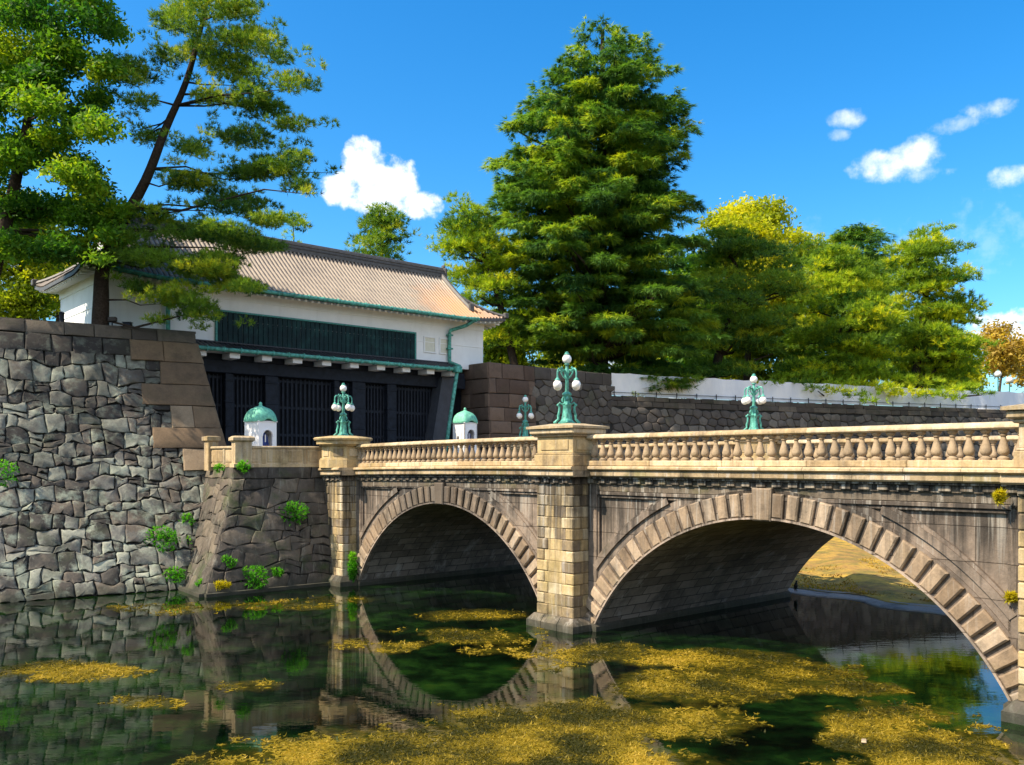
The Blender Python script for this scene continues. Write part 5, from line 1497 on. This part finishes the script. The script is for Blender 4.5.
T('pine_tree', 706, 80, H3, [(232, 700, 740), (250, 690, 790), (275, 682, 812), (300, 672, 812), (325, 666, 800), (350, 672, 790), (378, 690, 770)], 115, 1.7, 'pine', M['pine'], 'dark spreading pine standing between the cedar and the golden tree', 18, .55, 25, .34, .5, low=[(690, 372, 75, 1.2), (715, 376, 75, 1.0), (768, 384, 75, 1.0), (740, 374, 76, 1.1)])
T('cedar_tree', 858, 100, H3, [(228, 845, 875), (240, 820, 888), (256, 816, 892), (285, 812, 890), (330, 812, 886)], 90, 1.9, 'cedar', M['cedar'], 'flat topped blue green cedar peeping between the right hand pines', 14, .75, 26, .25, .4)
T('pine_tree', 836, 84, H3, [(250, 812, 850), (268, 800, 880), (290, 792, 900), (315, 782, 905), (345, 778, 900), (370, 776, 895), (392, 790, 885)], 140, 1.7, 'pine', M['pine_y'], 'rounded yellow green pine hanging over the middle of the sheet fence', 18, .55, 27, .36, .4, low=[(800, 384, 77, 1.2), (818, 390, 76, 1.1), (838, 392, 76, 1.2), (860, 396, 76, 1.3), (872, 402, 75, .9), (846, 384, 78, 1.4), (808, 376, 79, 1.4), (783, 378, 79, 1.1)])
T('pine_tree', 912, 88, H3, [(228, 925, 952), (245, 895, 960), (270, 885, 972), (300, 880, 976), (330, 880, 980), (360, 878, 982), (388, 885, 975), (400, 900, 960)], 150, 1.8, 'pine', M['pine_y'], 'broad pine nearest the right end of the sheet fence', 18, .58, 28, .36, .5, low=[(890, 390, 79, 1.3), (908, 394, 79, 1.4), (930, 396, 80, 1.4), (948, 392, 81, 1.3), (966, 388, 82, 1.2), (982, 394, 82, 1.0), (920, 384, 82, 1.6), (900, 380, 82, 1.5), (955, 398, 80, .9), (880, 386, 79, 1.1)])
T('autumn_tree', 996, 150, H3, [(328, 985, 1010), (340, 972, 1034), (358, 970, 1040), (374, 978, 1030)], 46, 2.2, 'leaf', M['autumn'], 'thin brown autumn tree far off beyond the right end of the fence', 4, .36, 29, .6, .3, .3, bark='bark_pale')
T('autumn_tree', 1034, 160, H3, [(330, 1025, 1050), (345, 1008, 1070), (366, 1005, 1075), (386, 1010, 1070)], 46, 2.4, 'leaf', M['autumn'], 'brown autumn tree at the far right edge above the end pedestal', 4, .36, 30, .6, .3, .3, bark='bark_pale')
T('pine_tree', 812, 92, H3, [(240, 800, 826), (262, 786, 838), (295, 780, 842), (335, 778, 845), (375, 782, 842)], 70, 1.6, 'pine', M['pine'], 'dark green pine filling the gap between the golden tree and the rounded pine', 18, .6, 31, .4, .35)
T('broadleaf_tree', 690, 92, H3, [(238, 680, 708), (262, 668, 722), (300, 664, 726), (345, 666, 724), (380, 670, 720)], 70, 1.7, 'leaf', M['broad'], 'deep green tree filling the gap between the cedar and the dark spreading pine', 16, .24, 32, .5, .35)
T('pine_tree', 872, 98, H3, [(262, 860, 890), (290, 848, 902), (330, 846, 904), (375, 848, 900)], 60, 1.7, 'pine', M['pine'], 'dark pine filling the gap between the rounded pine and the broad end pine', 18, .6, 33, .4, .35)
# brighter trees and undergrowth seen between and under the crowns
for i, (px, d, y0, hw, mat, lab) in enumerate([(560, 100, 300, 34, 'bush', 'sunny yellow green tree glimpsed behind the left side of the cedar trunk'), (505, 92, 312, 28, 'bush', 'yellow green tree in the gap right of the gatehouse wall'),
        (640, 104, 318, 34, 'broad', 'green tree glimpsed behind the right side of the cedar trunk'), (690, 106, 322, 30, 'gold', 'golden tree glimpsed low behind the dark spreading pine'),
        (740, 100, 318, 34, 'bush', 'yellow green tree low behind the golden tree'), (790, 102, 322, 34, 'broad', 'green tree low behind the rounded pine'), (845, 106, 320, 34, 'broad', 'green tree low behind the flat topped cedar'), (905, 108, 318, 36, 'broad', 'green tree low behind the broad right hand pine'), (955, 112, 335, 24, 'gold', 'golden tree low behind the right flank of the end pine')]):
    T('broadleaf_tree', px, d, H3, [(y0, px - hw * .5, px + hw * .5), (y0 + 16, px - hw, px + hw), (y0 + 45, px - hw * 1.05, px + hw * 1.05), (y0 + 75, px - hw * .8, px + hw * .8)], 42, 2.0, 'leaf', M[mat], lab, 12, .26, 40 + i, .6, .3)
T('broadleaf_tree', 30, 70, H1, [(195, 0, 60), (220, -20, 80), (255, -30, 70), (290, -30, 64), (318, -24, 62)], 70, 1.6, 'leaf', M['bush'], 'sunny yellow tree behind the left end of the gatehouse', 16, .2, 60, .6, .3)
T('broadleaf_tree', 60, 84, H1, [(260, 30, 90), (290, 20, 95), (315, 24, 90)], 36, 1.6, 'leaf', M['gold'], 'low golden tree behind the left gable of the gatehouse', 14, .22, 61, .6, .3)


# ------------------------------------------------------------------ plants in the masonry
def fern(px, py, hit, rpx, label, mat='fern', n=46, name='wall_fern', size=.13, tall=1.0):
    n = int(n * 2.2)
    """a tuft rooted at a point of the wall"""
    d = hit; c = PX(px, py, d); r = rpx / F * d
    root = thing(name, tuple(c), label, 'plant', 'plants growing from the masonry')
    th = RNG.uniform(0, 2 * math.pi, n); k = np.sqrt(RNG.uniform(0, 1, n))
    pos = np.stack([np.cos(th) * k * r, RNG.uniform(-.35, .05, n) * min(1, r * 1.5), np.sin(th) * k * r * .8 * tall], 1)
    tint = np.clip(.5 + pos[:, 2] / max(r, .1) * .25 + RNG.normal(size=n) * .15, 0, 1)
    ax = nrm(pos * .8 + np.array([0, -.5, .45]) + RNG.normal(size=(n, 3)) * .3)
    v, t = blades(pos, ax, 9, size, size * .26, .6, tint)
    tri_mesh('leaves', v, t, M[mat], root)
    st = MB(); 
    for i in range(5): st.tube([(0, .15, 0), tuple(pos[i] * .5), tuple(pos[i])], [.02, .015, .008], 4)
    local(st, 'stem', M['bark'], root)
def on_wall(px, py, f):
    """distance at which the line of sight meets the wall f(x, z)"""
    best = None
    for x in np.arange(-12, 2, .15):
        for z in np.arange(.1, 12, .15):
            p = f(x, z); 
            if p[1] <= 1: continue
            qx = 512 + F * p[0] / p[1]; qy = HZ - F * (p[2] - EYE) / p[1]; e = abs(qx - px) + abs(qy - py)
            if best is None or e < best[0]: best = (e, p[1])
    return best[1] - .05
def on_wing(px, py):
    best = None
    for k in (0, 1):
        f = WG(k); L = np.linalg.norm(wt[k + 1] - wt[k])
        for x in np.arange(0, L, .1):
            for z in np.arange(.0, 5.3, .1):
                p = f(x, z); qx = 512 + F * p[0] / p[1]; qy = HZ - F * (p[2] - EYE) / p[1]; e = abs(qx - px) + abs(qy - py)
                if best is None or e < best[0]: best = (e, p[1])
    return best[1] - .05
fern(4, 474, on_wall(4, 474, LW), 17, 'bright green tuft on the rubble wall at the left edge of the picture', n=80)
fern(163, 540, on_wall(163, 540, LW), 17, 'large bright green clump low on the rubble wall beside the abutment', n=110)
fern(188, 520, on_wall(188, 520, LW), 8, 'thin green sprig in the corner where rubble wall meets abutment', n=26)
fern(188, 556, on_wing(188, 556), 8, 'green strip of leaves running down the abutment corner', n=50, tall=3.0)
fern(175, 576, on_wall(175, 578, LW), 11, 'green clump at the waterline where rubble wall meets abutment', n=60)
fern(294, 513, on_wing(294, 513), 14, 'bright green fern high on the abutment face', n=80)
fern(254, 578, on_wing(254, 578), 15, 'big green clump on the abutment above the waterline', n=100)
fern(229, 562, on_wing(229, 562), 8, 'small green tuft left of the big clump on the abutment', n=36)
fern(277, 572, on_wing(277, 572), 6, 'small green tuft right of the big clump on the abutment', n=26)
fern(222, 585, on_wing(222, 585), 9, 'low yellow green tuft at the foot of the abutment', n=34, mat='yellow_fern', tall=.5)
fern(201, 583, on_wing(201, 583), 4, 'tiny green tuft at the abutment corner near the water', n=14)
fern(244, 467, 39.6, 7, 'light green tuft at the foot of the parapet post', n=36)
fern(220, 468, 40.6, 5, 'small green tuft at the foot of the short parapet', n=20)
x, y, _ = B(-13.3, .72, 0); fern(353, 566, y, 4, 'tall narrow mossy growth beside the left pier under the arch', n=60, tall=4.5, size=.16)
x, y, _ = B(13.95, .55, 0); fern(999, 497, y, 5, 'yellow tuft hanging below the cornice by the right pier', mat='yellow_fern', n=36, size=.12, tall=1.6)
fern(1010, 597, B(13.9, .6, 0)[1], 5, 'yellow tuft where the right arch moulding meets the pier', mat='yellow_fern', n=36, size=.12)

# ------------------------------------------------------------------ floating weed
def vnoise(x, y, seed=0):
    xi, yi = np.floor(x).astype(np.int64), np.floor(y).astype(np.int64); fx, fy = x - xi, y - yi
    def h(a, b):
        n = (a * 374761393 + b * 668265263 + seed * 974634777) & 0xffffffff; n = ((n ^ (n >> 13)) * 1274126177) & 0xffffffff; return ((n ^ (n >> 16)) & 0xffff) / 65535.0
    sx, sy = fx * fx * (3 - 2 * fx), fy * fy * (3 - 2 * fy)
    return (h(xi, yi) * (1 - sx) + h(xi + 1, yi) * sx) * (1 - sy) + (h(xi, yi + 1) * (1 - sx) + h(xi + 1, yi + 1) * sx) * sy
def fbm(x, y, o=5, seed=0):
    s = 0; a = .5; t = 0
    for i in range(o): s = s + a * vnoise(x * 2 ** i, y * 2 ** i, seed + i); t += a; a *= .6
    return s / t
# patches of weed: centre and half axes, as (column, row, half width, half height, density)
WEED = [(65, 670, 62, 9, .9), (152, 703, 40, 8, .9), (248, 686, 34, 7, .7), (270, 606, 70, 5, .7), (170, 610, 60, 5, .35), (345, 600, 30, 4, .5), (375, 647, 48, 7, .8), (430, 632, 40, 4, .35), (482, 637, 44, 7, 1.0), (478, 616, 48, 5, .9), (540, 632, 10, 8, .5), (470, 650, 50, 4, .4),
        (440, 748, 150, 20, 1.2), (560, 720, 130, 18, 1.3), (660, 722, 90, 16, 1.2), (480, 770, 220, 24, 1.2), (700, 690, 80, 14, 1.0), (560, 755, 90, 30, 1.2), (330, 770, 90, 14, 1.0),
        (600, 654, 60, 9, .8), (680, 658, 70, 8, .9), (740, 664, 60, 9, .9), (790, 672, 60, 9, .85), (690, 680, 80, 10, 1.0), (760, 690, 70, 9, .9), (560, 668, 40, 6, .5), (850, 690, 60, 7, .7),
        (900, 716, 70, 12, .9), (930, 744, 70, 14, 1.0), (880, 740, 50, 12, .9), (960, 765, 90, 12, .8), (840, 765, 40, 8, .6), (980, 730, 30, 8, .7), (720, 735, 40, 12, .5), (860, 705, 40, 6, .6)]
def weed_mask(px, py):
    m = np.zeros_like(px)
    for (cx, cy, a, b, s) in WEED:
        q = np.sqrt(((px - cx) / a) ** 2 + ((py - cy) / b) ** 2); m = np.maximum(m, s * np.clip(1.5 - q, 0, 1) * .9)
    return m
def weed_density(X, Y):
    Ys = np.maximum(Y, 12.0); py = HZ + F * EYE / Ys; px = 512 + X / Ys * F
    m = weed_mask(px, py); k = fbm(X * .55, Y * .38, 5, 3)
    return np.clip(m * 1.3 + (k - .5) * 2.2 * (m > .02) - .1, 0, 1) * np.clip((Y - 12) / 3, 0, 1)
def make_water():
    xs = np.array([-160, -90, -50, -34] + list(np.arange(-26, 26.01, .16)) + [34, 50, 90, 160]); ys = np.array([-60, -20, 0, 8] + list(np.arange(12.0, 42.0, .16)) + [46, 55, 80, 130])
    Xg, Yg = np.meshgrid(xs, ys); nx_, ny_ = len(xs), len(ys)
    me = bpy.data.meshes.new('water'); n = nx_ * ny_; me.vertices.add(n)
    me.vertices.foreach_set('co', np.stack([Xg.ravel(), Yg.ravel(), np.zeros(n)], 1).astype(np.float32).ravel())
    i, j = np.meshgrid(np.arange(nx_ - 1), np.arange(ny_ - 1)); b = (j * nx_ + i).ravel(); q = np.stack([b, b + 1, b + nx_ + 1, b + nx_], 1).astype(np.int32)
    me.loops.add(q.size); me.loops.foreach_set('vertex_index', q.ravel()); me.polygons.add(len(q)); me.polygons.foreach_set('loop_start', np.arange(0, q.size, 4, dtype=np.int32))
    at = me.attributes.new('weed', 'FLOAT', 'POINT'); at.data.foreach_set('value', weed_density(Xg.ravel(), Yg.ravel()).astype(np.float32))
    me.update(calc_edges=True); me.materials.append(M['water']); o = bpy.data.objects.new('water', me); C.objects.link(o); o['kind'] = 'structure'
make_water()
def make_weed():
    V_, T_ = [], []
    # sample the water's surface evenly over the view of it, then keep what lies inside a patch
    n = 520000
    py = 590 + 200 * RNG.uniform(0, 1, n) ** .9; px = RNG.uniform(-40, 1060, n)
    Y = F * EYE / (py - HZ); X = (px - 512) / F * Y
    m = weed_mask(px, py)
    k = fbm(X * .55, Y * .38, 5, 3); k2 = fbm(X * 2.6, Y * 1.5, 4, 9)
    dens = np.clip(m * 1.6 + (k - .5) * 3.0 + (k2 - .5) * 2.4 - .30, 0, 1) * (m > .02)
    keep = RNG.uniform(0, 1, n) < dens ** 2.0 * .62
    X, Y, k, dens = X[keep], Y[keep], k[keep], dens[keep]
    pos = np.stack([X, Y, np.full(len(X), .0)], 1)
    bridge_t = (X - 1.42) * NX + (Y - 30.18) * NY
    bridge_s = (X - 1.42) * UX + (Y - 30.18) * UY
    ok = (bridge_t < -.3) | ((bridge_t < 8) & ((np.abs(bridge_s - 7.6) < 6.1) | (np.abs(bridge_s + 7.31) < 5.8))); pos, k, dens = pos[ok], k[ok], dens[ok]
    tint = np.clip(fbm(pos[:, 0] * .8, pos[:, 1] * .8, 4, 21) * 2.2 - .70 + RNG.normal(size=len(pos)) * .16, 0, 1)
    ax = nrm(RNG.normal(size=pos.shape) * np.array([.8, .8, .15]) + np.array([0, 0, .42]))
    sc_ = .5 + .5 * (pos[:, 1] / 22)
    v, t = blades(pos, ax, 1, 1, .28, .1, tint)
    v = v.reshape(-1, 3, 3); c = pos[:, None, :]; v = c + (v - c) * (.07 * sc_ * RNG.uniform(.35, 1.6, len(pos)))[:, None, None]
    V_.append(v.reshape(-1, 3)); T_.append(t)
    # flat scraps of leaf lying on the surface between the tips
    sel = RNG.uniform(0, 1, len(pos)) < .55; p2 = pos[sel] + np.array([0, 0, .008]); n2 = len(p2)
    u = RNG.normal(size=(n2, 3)) * np.array([1, 1, .04]); u = nrm(u); w = np.cross(np.array([0, 0, 1.0]), u); s = (.075 * RNG.uniform(.5, 1.6, (n2, 1))) * sc_[sel][:, None]
    q = np.empty((n2, 3, 3)); q[:, 0] = p2 - u * s; q[:, 1] = p2 + w * s * .7; q[:, 2] = p2 + u * s
    V_.append(q.reshape(-1, 3)); T_.append(np.clip(tint[sel] * .8, 0, 1))
    o = tri_mesh('water_weed', np.concatenate(V_), np.concatenate(T_), M['weed'], None); o['kind'] = 'stuff'
    return len(pos)
print('weed blades', make_weed())
# tufts of dry grass on the bank
def make_bank_grass():
    n = 26000; s = RNG.uniform(-2, 26, n); t = 14.3 + 34 * RNG.uniform(0, 1, n) ** 1.5
    X = 1.42 + UX * s + NX * t; Y = 30.18 + UY * s + NY * t
    k = fbm(X * .35, Y * .35, 4, 5); keep = k > .44; X, Y, t, k = X[keep], Y[keep], t[keep], k[keep]
    pos = np.stack([X, Y, .12 + .40 * (1 - np.exp(-np.maximum(0, t - 13.6) / 9))], 1)
    v, tt = blades(pos, np.tile(np.array([[0, 0, 1.0]]), (len(X), 1)), 2, .09, .05, .7, np.clip((k - .4) * 3, 0, 1))
    o = tri_mesh('bank_grass', v, tt, M['bank_leaf'], None); o['kind'] = 'stuff'
make_bank_grass()

# ------------------------------------------------------------------ small things
def make_bird():
    c = PX(796, 591, 37.6); root = thing('bird', (c.x, c.y, .20), 'small dark bird standing at the water edge under the right arch', 'bird')
    b = MB(); b.tube([(-.02, .12, .02), (0, .08, .10), (0, .03, .20), (0, -.02, .30), (0, -.03, .37), (0, -.045, .41), (0, -.10, .43), (0, -.17, .425)], [.02, .06, .085, .065, .035, .035, .028, .006], 10)
    local(b, 'body', M['black'], root, smooth=60)
    for sx in (-1, 1):
        l = MB(); l.tube([(sx * .03, .03, .14), (sx * .035, .02, 0)], [.015, .012], 5); l.box(sx * .035 - .03, sx * .035 + .03, -.05, .03, 0, .012); local(l, 'leg', M['black'], root)
make_bird()
def floodlight():
    p = LW(-3.75, H1); root = thing('floodlight', (p[0] - UX * .4, p[1] - UY * .4, H1), 'small grey floodlight on the rampart edge right of the pine trunk', 'floodlight')
    m = MB(); m.box(-.12, .12, -.1, .1, 0, .06, .01); m.tube([(0, 0, .06), (0, 0, .3)], .03, 6); local(m, 'stand', M['iron_hi'], root)
    h = MB(); h.box(-.18, .22, -.12, .12, .28, .5, .04); local(h, 'lamp_head', M['far_stone'], root)
    p = LW(-3.05, H1); m = MB(); r2 = thing('junction_box', (p[0] - UX * .4, p[1] - UY * .4, H1), 'small dark box on the rampart edge beside the drainpipe', 'box')
    m.box(-.2, .2, -.15, .15, 0, .26, .03); local(m, 'case', M['iron_hi'], r2); m = MB(); m.box(-.22, .22, -.17, .17, .262, .30, .01); local(m, 'lid', M['iron_hi'], r2)
    p = LW(-6.0, H1); r3 = thing('bollard', (p[0] - UX * .3, p[1] - UY * .3, H1), 'short dark post on the rampart edge left of the pine trunk', 'post')
    m = MB(); m.lathe((0, 0, 0), [(.12, 0), (.11, .42), (.13, .44), (.13, .5), (.05, .55)], 10); local(m, 'post', M['iron_hi'], r3, smooth=40)
floodlight()
# street lamps and a coach far beyond the right end of the fence
def street_lamp(px, py, d, label):
    c = PX(px, py, d); root = thing('street_lamp', (c.x, c.y, H3), label, 'lamp', 'far street lamps')
    h = c.z - H3
    m = MB(); m.lathe((0, 0, 0), [(.2, 0), (.18, .6), (.09, .7), (.07, h - .5), (.12, h - .4)], 8); local(m, 'lamp_post', M['patina_dark'], root, smooth=40)
    g = MB(); g.sphere((0, 0, h), .46, 14, 1, .5); local(g, 'globe', M['globe'], root, smooth=60)
    g = MB(); g.lathe((0, 0, h + .44), [(.2, 0), (.1, .1), (.02, .2)], 8); local(g, 'finial', M['patina_dark'], root)
street_lamp(1009.5, 380, 120, 'far white globe lamp just above the end pedestal')
street_lamp(998, 374, 128, 'far pale globe lamp among the autumn trees')
def coach():
    c = PX(1000, 392, 135); root = thing('coach', (c.x, c.y, H3), 'blue and white coach parked far beyond the fence under autumn trees', 'coach')
    b = MB(); b.box(-4, 4, -1.2, 1.2, .45, 1.55, .15); local(b, 'body', M['navy'], root)
    w = MB(); w.box(-3.9, 3.9, -1.18, 1.18, 1.552, 3.1, .2); local(w, 'upper_body', M['white'], root)
    g = MB()
    for k in range(5): g.box(-3.5 + k * 1.45, -2.3 + k * 1.45, -1.22, -1.1, 1.8, 2.6, .02)
    local(g, 'windows', M['iron_hi'], root)
    for x in (-2.6, 2.6):
        for y in (-1.05, 1.05):
            q = MB(lambda a, b_, c_: (x + a, y + c_, .5 + b_)); q.lathe((0, 0, -.14), [(.5, 0), (.5, .28)], 16); local(q, 'wheel', M['iron'], root, smooth=40)
coach()
def debris(px, py, label, L=.35):
    Y = F * EYE / (py - HZ); X = (px - 512) / F * Y; m = MB(); a = random.uniform(0, 3)
    m.box(-L, L, -.05, .05, 0, .04, .015); o = m.build('driftwood', M['sand_trim']); o.location = (X, Y, .02); o.rotation_euler = (0, .05, a)
    tag(o, label, 'driftwood')
debris(864, 743, 'pale scrap of wood floating in the weed before the right arch', .13)
